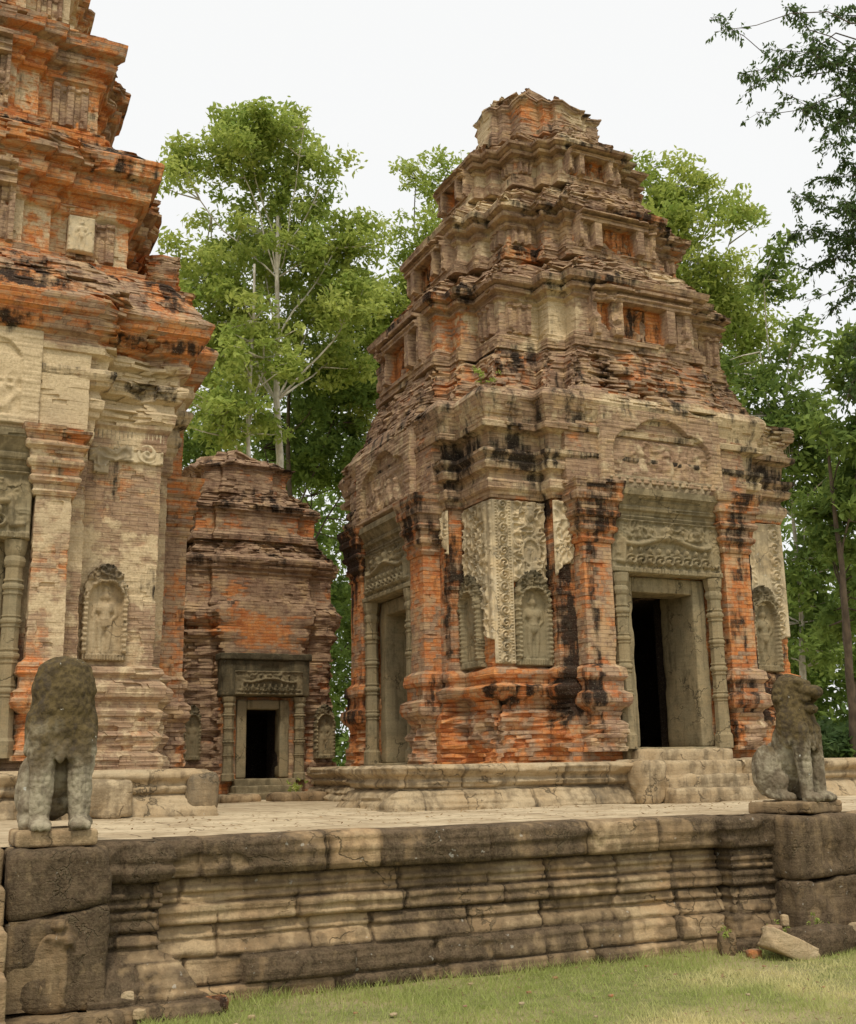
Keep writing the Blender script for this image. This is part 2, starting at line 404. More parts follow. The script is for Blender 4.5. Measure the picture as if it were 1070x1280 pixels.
def foliage(U, V, f=14, seed=0):
    wx = vnoise(U * f * .5, V * f * .5, 0, seed) * 1.6; wy = vnoise(U * f * .5 + 9, V * f * .5, 0, seed + 1) * 1.6
    n = vnoise(U * f + wx, V * f + wy, 0, seed + 2)
    r = 1 - np.abs(2 * n - 1) * 1.6
    return np.clip(r, 0, 1)
def beads(U, V, c, p=.03, r=.011):
    k = np.floor(V / p); return ell_h(U, V - (k + .5) * p, (c, 0), r, r, 1.)

def figure(U, V, c, foot, H, club=True):
    """standing temple guardian in high relief: total height H, centred on c, feet at `foot`"""
    s = H / 1.0
    f = lambda x, y: (c + x * s, foot + y * s)
    parts = []
    add = lambda a, b, ra, rb, k=1: parts.append(capsule_h(U, V, f(*a), f(*b), ra * s, rb * s, k))
    for q in (-1, 1):
        add((.055 * q, .03), (.07 * q, .24), .032, .042)          # shin
        add((.07 * q, .24), (.055 * q, .46), .046, .066)          # thigh
        add((.06 * q, .015), (.09 * q, .005), .03, .026, .8)      # foot
    add((0, .44), (0, .50), .095, .092)                           # hips / sampot
    add((0, .42), (0, .30), .05, .012, .9)                        # cloth fall
    add((0, .50), (0, .60), .082, .085)                           # waist
    add((-.05, .66), (.05, .66), .085, .085)                      # chest
    add((-.11, .715), (.11, .715), .04, .04)                      # shoulders
    add((-.135, .70), (-.175, .56), .038, .03); add((-.175, .56), (-.15, .66), .028, .026)     # bent arm
    add((.135, .70), (.17, .57), .038, .03); add((.17, .57), (.10, .50), .03, .026)            # hand on hip
    if club: add((-.155, .67), (-.165, .02), .02, .024)           # long staff
    add((0, .74), (0, .79), .038, .038)                           # neck
    parts.append(ell_h(U, V, f(0, .855), .062 * s, .078 * s, .062 * s))          # head
    parts.append(ell_h(U, V, f(0, .845), .014 * s, .03 * s, .078 * s))           # nose
    parts.append(ell_h(U, V, f(0, .95), .045 * s, .06 * s, .055 * s))            # crown of hair
    for q in (-1, 1): parts.append(ell_h(U, V, f(.07 * q, .84), .016 * s, .035 * s, .03 * s))   # ears
    H_ = parts[0]
    for p in parts[1:]: H_ = np.maximum(H_, p)
    belt = capsule_h(U, V, f(-.085, .50), f(.085, .50), .014 * s, .014 * s, .6)
    return H_ * .62 + np.where(H_ > .01, belt * .5, 0)

def niche(parent, origin, ud, w=.52, h=1.32, seed=0, eroded=False, pale=0.):
    """arched stone niche with a guardian; origin = lower left corner on the wall face"""
    def hf(U, V):
        c = w / 2; iw = w * .36; top = h * .80
        arch = np.where(V < top - iw, np.abs(U - c) < iw, np.hypot(U - c, V - (top - iw)) < iw) & (V > h * .075)
        H = .075 + 0 * U
        col_ = (np.abs(np.abs(U - c) - w * .43) < w * .055) & (V < top - iw * .9)
        H = np.where(col_, .10 + .010 * np.cos(V * 2 * math.pi / .06), H)
        # foliate arch band
        d = np.where(V < top - iw, np.abs(U - c), np.hypot(U - c, V - (top - iw)))
        band = (d > iw) & (d < w * .5 + .03) & (V > top - iw * 1.25)
        H = np.where(band, .095 + .04 * foliage(U, V, 30, seed), H)
        crest = (V > top - iw) & (d >= w * .42)
        H = np.where(crest, .06 + .055 * foliage(U, V, 26, seed + 4), H)
        ped = (V < h * .075)
        H = np.where(ped, .075 + .02 * np.cos(U * 2 * math.pi / .035), H)
        fig = figure(U, V, c, h * .08, h * .68)
        H = np.where(arch, .006 + (fig * 1.35 if not eroded else fig * .8), H)
        H = H + .007 * (fbm(U, V, 0, 14, seed + 2) - .5)
        y = (V - (top - iw)) / (h - (top - iw)); half = np.where(y < 0, w * .5, w * .5 * np.sqrt(np.clip(1.02 - y ** 2, 0, 1)) * (1 + .05 * np.cos(y * 18)))
        M = (np.abs(U - c) < half + .02 * (vnoise(U * 30, V * 30, 0, seed) - .6))
        M = M & ((V > .05) | True)
        return H, M
    zn = lambda U, V, H: (0, 0, .12 + .5 * sst(V, h * .72, h) + .0 * H)
    o = relief('guardian_niche', origin, ud, w, h, hf, GREY if pale == 0 else PALE, parent, res=.011, back=.06, zone=zn)
    return o

def lathe(name, base, rings, mat, parent, seg=8, zone=(0, 0, .1), smooth=False):
    """octagonal shaft: rings = [(z, r)...]"""
    ang = (np.arange(seg) + .5) / seg * 2 * math.pi
    V = []
    for z, r in rings: V.append(np.stack([base[0] + r * np.cos(ang), base[1] + r * np.sin(ang), np.full(seg, base[2] + z)], -1))
    V = np.array(V).reshape(-1, 3); R = len(rings)
    V += (np.array([vnoise(V[:, 0] * 9, V[:, 1] * 9, V[:, 2] * 9, 4), vnoise(V[:, 0] * 9, V[:, 1] * 9, V[:, 2] * 9, 5), V[:, 0] * 0]).T - .5) * np.array([.008, .008, 0])
    F = grid_faces(R, seg, closed=True).tolist()
    col = np.tile(np.array([*zone, .5]), (len(V), 1)); zz = V[:, 2] - base[2]
    return mesh_obj(name, V, F + [list(range((R - 1) * seg, R * seg))], mat, parent, col=col, uv=V[:, :2])

def colonette(parent, x, y, z0, z1, r, name='colonette'):
    H = z1 - z0; rings = [(0, r * 1.32), (H * .075, r * 1.32), (H * .08, r * 1.2), (H * .09, r * 1.05)]
    def ringset(zc, big=1.):
        s = H / 2.1
        for dz, q in ((-.075, 1.0), (-.07, 1.13), (-.055, 1.15), (-.05, 1.03), (-.03, 1.05), (-.02, 1.22), (0, 1.27), (.02, 1.22), (.03, 1.05), (.05, 1.03), (.055, 1.15), (.07, 1.13), (.075, 1.0)):
            rings.append((zc + dz * s * big, r * (1 + (q - 1) * big)))
    for fz, b in ((.30, .8), (.46, 1.), (.62, .8), (.78, 1.05)): ringset(H * fz, b)
    rings.extend([(H * .87, r), (H * .88, r * 1.15), (H * .9, r * 1.25), (H * .92, r * 1.15), (H * .925, r * 1.02), (H * .95, r * 1.25), (H, r * 1.38)])
    return lathe(name, (x, y, z0), rings, GREY, parent)

def stone_box(name, x0, x1, y0, y1, z0, z1, mat, parent, zone=(0, 0, .1), res=.06, rnd=.012, nz=.012, seed=0, tone=.5):
    """stone block with worn arrises and an uneven surface"""
    V, F, cnt = [], [], 0
    dims = [(x0, x1), (y0, y1), (z0, z1)]
    cx = np.array([(a + b) / 2 for a, b in dims]); hx = np.array([(b - a) / 2 for a, b in dims])
    r_ = min(rnd * 2.2, hx.min() * .8)
    def ax(a, b):
        n = max(2, int((b - a) / res)); 
        return np.unique(np.concatenate([[a, a + r_ * .4, a + r_], np.linspace(a + r_, b - r_, n), [b - r_, b - r_ * .4, b]]))
    for axis in range(3):
        u, v = [q for q in range(3) if q != axis]
        A, B = np.meshgrid(ax(*dims[u]), ax(*dims[v]))
        for sgn in (0, 1):
            P = np.zeros(A.shape + (3,)); P[..., u] = A; P[..., v] = B; P[..., axis] = dims[axis][sgn]
            f = grid_faces(*A.shape, flip=((sgn == 0) ^ (axis == 1)))
            V.append(P.reshape(-1, 3)); F.append(f + cnt); cnt += A.size
    V = np.concatenate(V); F = np.concatenate(F)
    q = (V - cx); lim = hx - r_
    cl = np.clip(q, -lim, lim); ex = q - cl; L = np.linalg.norm(ex, axis=1); s = np.where(L > 1e-9, np.minimum(1, r_ / np.maximum(L, 1e-9)), 1)
    V = cx + cl + ex * s[:, None]
    N = q / hx; N = np.where(np.abs(N) > .999, np.sign(N), 0) + 1e-6; N /= np.linalg.norm(N, axis=1)[:, None]
    chip = sst(fbm(V[:, 0], V[:, 1], V[:, 2], 4, seed + 3, 3), .55, .75) * rnd * 1.5
    dsp = (fbm(V[:, 0], V[:, 1], V[:, 2], 7, seed, 4) - .5) * 2 * nz - chip
    dx = vnoise(V[:, 0] * 8, V[:, 1] * 8, V[:, 2] * 8, seed + 7) - .5; dy = vnoise(V[:, 0] * 8, V[:, 1] * 8, V[:, 2] * 8, seed + 17) - .5
    nn = (q / hx) ** 5; nn /= np.maximum(np.linalg.norm(nn, axis=1)[:, None], 1e-6)
    V = V + nn * dsp[:, None]
    col = np.tile(np.array([*zone, tone]), (len(V), 1))
    return mesh_obj(name, V, F, mat, parent, col=col, uv=V[:, [0, 2]], smooth=True)

# ------------------------------------------------------------------ moulded stone walls in courses of blocks
def block_wall(name, path, prof, bands, mat, parent, seed=0, res=.02, jl=(.5, 1.1), zone=None, rough=.012, crack=.02, kind=None, blockj=.014):
    """path = polyline [(x,y)...] (outside on the right hand side of travel); prof = [(offset, z)] from bottom to top;
    bands = z limits of the courses; every course is cut in blocks of length jl"""
    path = np.array(path, float); d = np.diff(path, axis=0); L = np.linalg.norm(d, axis=1); du = d / L[:, None]
    en = np.stack([du[:, 1], -du[:, 0]], 1)
    S, P, N, E = [], [], [], []
    acc = 0
    for i in range(len(L)):
        n = max(2, int(L[i] / res)); t = np.linspace(0, 1, n + 1)
        if i > 0: t = t[1:]
        for q in t:
            S.append(acc + q * L[i]); P.append(path[i] + d[i] * q)
            if q == 1 and i + 1 < len(L): nn = (en[i] + en[i + 1]) / (1 + en[i] @ en[i + 1])
            else: nn = en[i]
            N.append(nn)
        acc += L[i]
    S = np.array(S); P = np.array(P); N = np.array(N)
    # resample the profile finely
    pr = [prof[0]]
    for a, b in zip(prof[:-1], prof[1:]):
        ln = math.hypot(b[0] - a[0], b[1] - a[1]); n = max(1, int(ln / res))
        for q in range(1, n + 1): pr.append((a[0] + (b[0] - a[0]) * q / n, a[1] + (b[1] - a[1]) * q / n))
    pr = np.array(pr); O = pr[:, 0][:, None] + 0 * S[None]; Z = pr[:, 1][:, None] + 0 * S[None]
    SS = S[None] + 0 * Z
    rg = np.random.default_rng(seed + 100)
    D = np.zeros_like(Z); G = np.zeros_like(Z); tone = np.zeros_like(Z)
    corners = np.concatenate([[0], np.cumsum(L)])
    for bi in range(len(bands) - 1):
        zb, zt = bands[bi], bands[bi + 1]; inb = (pr[:, 1] >= zb - 1e-6) & (pr[:, 1] <= zt + 1e-6) if bi == len(bands) - 2 else (pr[:, 1] >= zb - 1e-6) & (pr[:, 1] < zt)
        js = [-.3]
        while js[-1] < acc: js.append(js[-1] + rg.uniform(*jl))
        js = np.array(js); idx = np.clip(np.searchsorted(js, S) - 1, 0, len(js) - 1)
        off = rg.normal(0, blockj, len(js)); tn = rg.random(len(js)); lean = rg.normal(0, .012, len(js)); sl = rg.normal(0, .02, len(js))
        a = S - js[idx]; b = js[np.minimum(idx + 1, len(js) - 1)] - S
        for r in np.where(inb)[0]:
            z = pr[r, 1]; skew = sl[idx] * (z - zb) / max(zt - zb, .01)
            e = np.minimum(np.abs(a + skew), np.abs(b - skew))
            ez = min(z - zb, zt - z) if bi < len(bands) - 2 else z - zb
            g = np.exp(-(e / .012) ** 2) * 1.4 + .22 * np.exp(-(e / .05) ** 2) + 1.1 * np.exp(-(max(ez, 0) / .010) ** 2) + .12 * np.exp(-(max(ez, 0) / .03) ** 2)
            G[r] = g; D[r] = off[idx] + lean[idx] * (z - zb) * 4; tone[r] = tn[idx]
    X = P[None, :, 0] + 0 * Z; Y = P[None, :, 1] + 0 * Z
    chips = sst(fbm(X, Y, Z * 1.6, 2.6, seed + 5, 5), .55, .68)
    nz = (fbm(X, Y, Z, 3.2, seed, 4) - .5) * 2.6 * rough + (fbm(X, Y, Z, 15, seed + 2, 3) - .5) * 1.3 * rough
    lam = (vnoise(X * 1.2, Y * 1.2, Z * 45, seed + 12) - .5) * rough * 1.8 + (vnoise(X * 2.5, Y * 2.5, Z * 22, seed + 13) - .5) * rough * 1.4
    tot = O + D - G * crack - chips * .03 + nz + lam
    V = np.stack([X + N[None, :, 0] * tot, Y + N[None, :, 1] * tot, Z + (fbm(X, Y, Z, 1.6, seed + 8, 3) - .5) * .022 * sst(Z, bands[0], bands[0] + .2)], -1)
    zo = zone(X, Y, Z, G, chips, tone) if zone is not None else (0, 0, 0)
    col = np.stack([np.broadcast_to(np.asarray(q, float), Z.shape) for q in zo] + [tone], -1).reshape(-1, 4)
    uv = np.stack([SS, Z], -1).reshape(-1, 2)
    return mesh_obj(name, V.reshape(-1, 3), grid_faces(*Z.shape), mat, parent, col=col, uv=uv, smooth=True)

PLAT = 1.12      # height of the temple platform

# ------------------------------------------------------------------ doorways, pilasters, pediments on a tower face
class Face:
    """a tower face: O = its left end seen from outside, ud = direction to the viewer's right"""
    def __init__(s, O, ud): s.O = np.array(O, float); s.ud = np.array(ud, float); s.n = np.array([ud[1], -ud[0]], float)
    def p(s, u, d, z=None):
        q = s.O + s.ud * u + s.n * d
        return q if z is None else (q[0], q[1], z)
    def box(s, u0, u1, d0, d1):
        a, b = s.p(u0, d0), s.p(u1, d1)
        return min(a[0], b[0]), max(a[0], b[0]), min(a[1], b[1]), max(a[1], b[1])
    def sbox(s, name, u0, u1, d0, d1, z0, z1, mat, parent, **k):
        x0, x1, y0, y1 = s.box(u0, u1, d0, d1); return stone_box(name, x0, x1, y0, y1, z0, z1, mat, parent, **k)

def lintel_hf(w, h, seed=0):
    def hf(U, V):
        c = w / 2; H = .03 + .012 * foliage(U, V, 16, seed)
        yb = h * .60 - .10 * h * np.cos((U - c) / (w * .5) * math.pi * 1.0) * 0
        x = np.abs(U - c) / (w * .5)
        gy = h * (.60 + .07 * np.cos(x * math.pi * 1.6)) * np.ones_like(U)
        ends = x > .80
        g = np.sqrt(np.maximum(1 - ((V - gy) / (h * .055)) ** 2, 0)) * .055 * (x < .78)
        H = np.maximum(H, .03 + g)
        for q in (-1, 1):
            H = np.maximum(H, .03 + 1.2 * capsule_h(U, V, (c + q * w * .39, h * .60), (c + q * w * .405, h * .2), h * .05, h * .05))
            H = np.maximum(H, .03 + 1.2 * capsule_h(U, V, (c + q * w * .405, h * .2), (c + q * w * .46, h * .22), h * .05, h * .035))
        # hanging scrolls with small heads under the garland
        nsc = 9; p = w * .76 / nsc; u0 = c - w * .38
        k = np.clip(np.floor((U - u0) / p), 0, nsc - 1); lc = u0 + (k + .5) * p
        inside = (U > u0) & (U < u0 + nsc * p)
        H = np.where(inside & (V < h * .54) & (V > h * .12), H + .07 * spiral(U - lc, (V - h * .24), p * .52, 1., 1.4), H)
        H = np.where(inside, np.maximum(H, .03 + ell_h(U - lc, V, (0, h * .42), p * .2, h * .07, .05)), H)
        H = np.where(inside, np.maximum(H, .03 + capsule_h(U - lc, V, (0, h * .28), (0, h * .38), p * .16, p * .2, .8)), H)
        # riders on the garland
        for q in (-.28, -.14, 0, .14, .28):
            s = 1.5 if q == 0 else .9
            H = np.maximum(H, .03 + ell_h(U, V, (c + q * w, h * .80), h * .045 * s, h * .06 * s, .05))
            H = np.maximum(H, .03 + capsule_h(U, V, (c + q * w, h * .68), (c + q * w, h * .75), h * .06 * s, h * .045 * s, .8))
            H = np.maximum(H, .03 + capsule_h(U, V, (c + q * w - h * .1 * s, h * .70), (c + q * w + h * .1 * s, h * .70), h * .03, h * .03, .9))
        H = np.where((V > h * .65) & (x < .7), H + .022 * foliage(U, V, 13, seed + 3), H)
        rim = (V < h * .1) | (V > h * .95); H = np.where(V < h * .1, .06 + .008 * np.cos(U * 2 * math.pi / .05), H)
        H = np.where(V > h * .955, .06, H)
        H = .03 + (H - .03) * 1.45 + .014 * (fbm(U, V, 0, 10, seed + 9) - .5)
        return H, np.ones(U.shape, bool)
    return hf

def tympanum_hf(w, h, seed=0, depth=.14, crisp=1.):
    def hf(U, V):
        c = w / 2
        def lob(cx, r, top):
            return (np.abs(U - cx) < r) & (V < top - r + np.sqrt(np.clip(r * r - (U - cx) ** 2, 0, None)))
        rec = lob(c, w * .30, h * .90) | lob(c - w * .24, w * .16, h * .72) | lob(c + w * .24, w * .16, h * .72)
        rec = rec & (V > h * .08)
        H = np.where(rec, 0.0, depth) + 0 * U
        H = H + .02 * (fbm(U, V, 0, 5, seed) - .5)
        fig = 0 * U
        for q, s in ((-.16, .7), (.06, .8), (.2, .65)):
            cx = c + q * w
            fig = np.maximum(fig, ell_h(U, V, (cx, h * (.30 + .17 * s)), h * .06 * s, h * .075 * s, .06))
            fig = np.maximum(fig, capsule_h(U, V, (cx, h * .2), (cx, h * (.22 + .14 * s)), h * .12 * s, h * .085 * s, .7))
            fig = np.maximum(fig, capsule_h(U, V, (cx - h * .15 * s, h * .14), (cx + h * .15 * s, h * .14), h * .05, h * .05, .8))
        H = np.where(rec, H + fig * crisp + .035 * foliage(U, V, 9, seed + 1) * crisp * (V < h * .6), H)
        br = hash3(np.floor(U / .2 + .5 * np.floor(V / .055)), np.floor(V / .055), U * 0, seed)
        H = np.where(~rec, H - .014 * br - .006 * (np.abs(V / .055 - np.round(V / .055)) < .12), H)
        return H, np.ones(U.shape, bool)
    return hf

def door_panel_hf(w, h):
    def hf(U, V):
        x = np.abs(U - w / 2)
        H = .03 * (x < w * .06) + .02 * (x > w * .42) + .02 * (V < h * .06) + .02 * (V > h * .94)
        for k in range(4):
            H = H + ell_h(U, V, (w / 2, h * (.17 + .22 * k)), w * .08, w * .08, .02)
        return H + .006 * (fbm(U, V, 0, 9, 3) - .5), np.ones(U.shape, bool)
    return hf

def pilaster(parent, face, u0, u1, d0, d1, z0, zb, zt, zc, zone, seed=0, flare=.17, basef=.13, ch=.055, mat=None):
    x0, x1, y0, y1 = face.box(u0, u1, d0, d1)
    b = zb - z0
    prof = [(z0, basef * 1.1), (z0 + b * .3, basef * 1.0), (z0 + b * .36, basef * .85), (z0 + b * .5, basef * .8), (z0 + b * .52, basef * 1.1), (z0 + b * .68, basef * .95),
            (z0 + b * .70, basef * .4), (z0 + b * .84, basef * .35), (z0 + b * .86, basef * .75), (zb - .03, basef * .6), (zb, 0), (zt, 0)]
    p = loft('pilaster', rect(x0, x1, y0, y1), prof, z0, zt, parent, ch=ch, bl=.15, rough=.008, zone=zone, seed=seed, brk=.25, mat=mat, ero=lambda X, Y, Z: .07 * (1 - sst(Z, z0 + b * .4, z0 + b * .6)))
    h = zc - zt
    cp = [(zt, .02), (zt + h * .07, .05), (zt + h * .08, .025), (zt + h * .17, .035), (zt + h * .18, flare * .42), (zt + h * .27, flare * .5), (zt + h * .28, flare * .3),
          (zt + h * .40, flare * .4), (zt + h * .41, flare * .62), (zt + h * .5, flare * .7), (zt + h * .51, flare * .5), (zt + h * .66, flare * .62),
          (zt + h * .67, flare * .82), (zt + h * .78, flare * .9), (zt + h * .79, flare * .75), (zt + h * .9, flare), (zc, flare * 1.08)]
    loft('capital', rect(x0, x1, y0, y1), cp, zt, zc, p, ch=.04, bl=.17, rough=.006, zone=zone, seed=seed + 3, brk=.2, mat=mat)
    return p

def doorway(parent, face, c, hw, pw, dB, dP, zs, zone, seed=0, real=False, open_hw=.5, lint=True, full=True, pedi=None, pedzone=None, tymp=True, pedbrk=.3, tympc=.42, pedr=.014):
    """c centre, hw half width between the pilasters, pw pilaster width, dB depth of the bay face, dP of the porch face
    zs: threshold, base top, door top, lintel bottom, lintel top, capital bottom, capital top, pediment top"""
    th, zb, zd, zl, zlt, zct, zcc, zp = zs
    for q, sgn in enumerate((-1, 1)):
        u0, u1 = (c - hw - pw, c - hw) if sgn < 0 else (c + hw, c + hw + pw)
        pilaster(parent, face, u0, u1, dB - .05, dP, zs[0] - .05, zb, zct, zcc, zone, seed + q * 7)
    # stone door frame
    fw = hw - open_hw - .22
    if full:
        fr = thing('door_frame', tuple(face.p(c, dB, th)), None, None); fr.parent = parent; fr.location = Vector(face.p(c, dB, th)) - parent.location
        for sgn in (-1, 1):
            a, b = (c - open_hw - .22, c - open_hw) if sgn < 0 else (c + open_hw, c + open_hw + .22)
            face.sbox('jamb', a, b, dB - (.72 if real else .42), dB + .04, th, zd + .22, GREY, fr, res=.08, seed=seed + 3, zone=(0, 0, .12))
        face.sbox('head', c - open_hw - .003, c + open_hw + .003, dB - .42, dB + .037, zd, zd + .218, GREY, fr, res=.08, seed=seed + 4, zone=(0, 0, .2))
        face.sbox('sill', c - open_hw - .3, c + open_hw + .3, dB - .42, dB + .16, th - .16, th - .002, GREY, fr, res=.08, seed=seed + 5, zone=(.5, 0, .0))
        if not real:
            o = face.p(c - open_hw, dB - .36)
            relief('false_door', (o[0], o[1], th), face.ud, open_hw * 2, zd - th, door_panel_hf(open_hw * 2, zd - th), GREY, parent, res=.02, zone=lambda U, V, H: (0, 0, .15))
        for sgn in (-1, 1):
            q = face.p(c + sgn * (hw - .15), dB + .15); colonette(parent, q[0], q[1], th - .02, zl, .098)
    # lintel: block with carved face
    lo = face.sbox('lintel', c - hw + .01, c + hw - .01, dB - .2, dP - .07, zl, zlt, GREY, parent, res=.1, seed=seed + 6, zone=(0, 0, .2))
    o = face.p(c - hw + .015, dP - .085)
    relief('lintel_carving', (o[0], o[1], zl + .005), face.ud, hw * 2 - .03, zlt - zl - .01, lintel_hf(hw * 2 - .03, zlt - zl - .01, seed), GREY, lo, res=.012, back=.01,
           zone=lambda U, V, H: (0, 0, .16 + .2 * sst(V, .5, .8)))
    x0, x1, y0, y1 = face.box(c - hw + .004, c + hw - .004, dB - .2, dP - .06)
    hh = zcc - .06 - zlt
    mo = [(zlt, .0), (zlt + hh * .12, .03), (zlt + hh * .14, .01), (zlt + hh * .26, .03), (zlt + hh * .28, .06), (zlt + hh * .42, .07), (zlt + hh * .44, .05), (zlt + hh * .75, .13), (zlt + hh * .77, .15), (zcc - .06, .15)]
    # keep it between the capitals: only the face moves out
    P = [(x0, y0), (x1, y0), (x1, y1), (x0, y1)]
    loft('lintel_moulding', rect(x0, x1, y0, y1), [(z, max(0, o_)) for z, o_ in mo], zlt, zcc - .06, parent, ch=.03, bl=.6, rough=.002, seed=seed + 8,
         zone=lambda X, Y, Z, n: (0, .0, .28), mat=GREY)
    if pedi:
        (pu0, pu1, pd0, pd1, pz0) = pedi
        x0, x1, y0, y1 = face.box(pu0, pu1, pd0, pd1)
        pf = [(pz0, -.02), (pz0 + .06, 0), (zp - .35, 0.0), (zp - .2, .02), (zp, -.02)]
        pe = loft('pediment', rect(x0, x1, y0, y1), pf, pz0, zp, parent, ch=.055, bl=.2, rough=pedr, brk=pedbrk, seed=seed + 11, zone=pedzone or zone, ztop=.1,
                  ero=lambda X, Y, Z: .10 * sst(Z, zp - .5, zp))
        if tymp:
            tw = (pu1 - pu0) * .66; o = face.p(c - tw / 2, pd1 + .005); thh = zp - pz0 - .22
            relief('tympanum', (o[0], o[1], pz0 + .02), face.ud, tw, thh, tympanum_hf(tw, thh, seed, crisp=.8, depth=.09 if tympc < .8 else .05), BRICK, pe, res=.015, back=.06,
                   zone=lambda U, V, H: (.30 * (fbm(U, V, 0, 2, seed) > .5) * (tympc < .8), tympc, .12 + .25 * sst(V, thh * .6, thh)))

# ------------------------------------------------------------------ tiers of a tower
def tier(parent, x0, x1, y0, y1, a, s1, b, s2, z0, zw, zc, z1, nxt, zone, seed, flare=.2, rub=.085, brk=.22, panels=True, ztop=0., faces=(0, 3), body=.14):
    pl = cross(x0, x1, y0, y1, a, s1, b, s2)
    wb = z0 + body
    hc = zc - zw
    prof = [(z0, flare * .55), (z0 + body * .45, flare * .6), (z0 + body * .5, flare * .3), (z0 + body * .8, flare * .34), (wb, 0), (zw, 0), (zw + hc * .06, flare * .25), (zw + hc * .16, flare * .3),
            (zw + hc * .18, flare * .12), (zw + hc * .3, flare * .2), (zw + hc * .33, flare * .6), (zw + hc * .5, flare * .7), (zw + hc * .52, flare * .5),
            (zw + hc * .62, flare * .55), (zw + hc * .65, flare * .95), (zw + hc * .92, flare * 1.05), (zc, flare * .7), (zc + (z1 - zc) * .3, flare * .45), (zc + (z1 - zc) * .65, -nxt * .35), (z1, -nxt)]
    er = lambda X, Y, Z: 1.35 * rub * sst(Z, zc - .02, zc + .12) * (1 - .3 * sst(Z, z1 - .15, z1)) + rub * .12
    zone0 = zone
    def zone(X, Y, Z, n):
        o, c, k = zone0(X, Y, Z, n); wl_ = sst(Z, wb - .02, wb + .02) * (1 - sst(Z, zw, zw + .05)); cb = sst(Z, zw + hc * .3, zw + hc * .5) * (1 - sst(Z, zc, zc + .25))
        return o + .16 * wl_, c + .14 * wl_, k + .14 * cb - .08 * wl_
    t = loft('upper_tier', pl, prof, z0 - .06, z1, parent, ch=.042, bl=.14, rough=.007, ero=er, zone=zone, brk=brk, seed=seed, ztop=ztop)
    if panels:
        for f in faces:
            F_ = [Face((x0, y0), (1, 0)), Face((x1, y0), (0, 1)), Face((x1, y1), (-1, 0)), Face((x0, y1), (0, -1))][f]
            W_ = (x1 - x0) if f in (0, 2) else (y1 - y0)
            cw = W_ - 2 * (a + b); dd = s1 + s2
            hgt = zw - z0 + hc * .45 - .02
            w_ = min(cw * .86, 1.7); 
            def hf(U, V, w_=w_, hgt=hgt):
                x = np.abs(U - w_ / 2)
                H = .10 + 0 * U
                H = np.where((x > w_ * .22) & (x < w_ * .32), .19, H); H = np.where((x > w_ * .32) & (x < w_ * .36), .06, H); H = np.where(x < w_ * .22, .0, H)
                H = np.where((x < w_ * .03) & (V < hgt * .7), .05, H); H = np.where((x > w_ * .43), .15, H)
                H = np.where(V > hgt * .72, .20, H); H = np.where(V > hgt * .80, .23, H); H = np.where(V > hgt * .84, .16, H); H = np.where(V > hgt * .92, .26, H); H = np.where((V < hgt * .10), .10, H)
                H = H - .09 * sst(fbm(U, V, 0, 3.3, seed), .5, .68) + .012 * (vnoise(U * 14, V * 18, 0, seed) - .5)
                return H, np.ones(U.shape, bool)
            o = F_.p(W_ / 2 - w_ / 2, dd + .03)
            relief('false_door', (o[0], o[1], z0 + .02), F_.ud, w_, hgt, hf, BRICK, t, res=.02, back=.25,
                   zone=lambda U, V, H: (.48 * (H < .05) + .18, .34 * (H > .09), .22 + .2 * (H < .05)), smooth=False)
            for uu in (a * .5, W_ - a * .5):
                ww = a * .62; h2 = (zw - wb) * .96
                def hf2(U, V, ww=ww, h2=h2):
                    x = U / ww; H = .012 + .05 * ((np.abs(x - .12) < .1) | (np.abs(x - .5) < .09) | (np.abs(x - .88) < .1)) + .03 * (V > h2 * .86)
                    H = H - .03 * sst(fbm(U, V, 0, 5, seed + 2), .52, .7)
                    return H, np.ones(U.shape, bool)
                o = F_.p(uu - ww / 2, .003)
                relief('corner_panel', (o[0], o[1], wb + .01), F_.ud, ww, h2, hf2, BRICK, t, res=.02, back=.04, zone=lambda U, V, H: (.3, .33, .12), smooth=False)
    return t

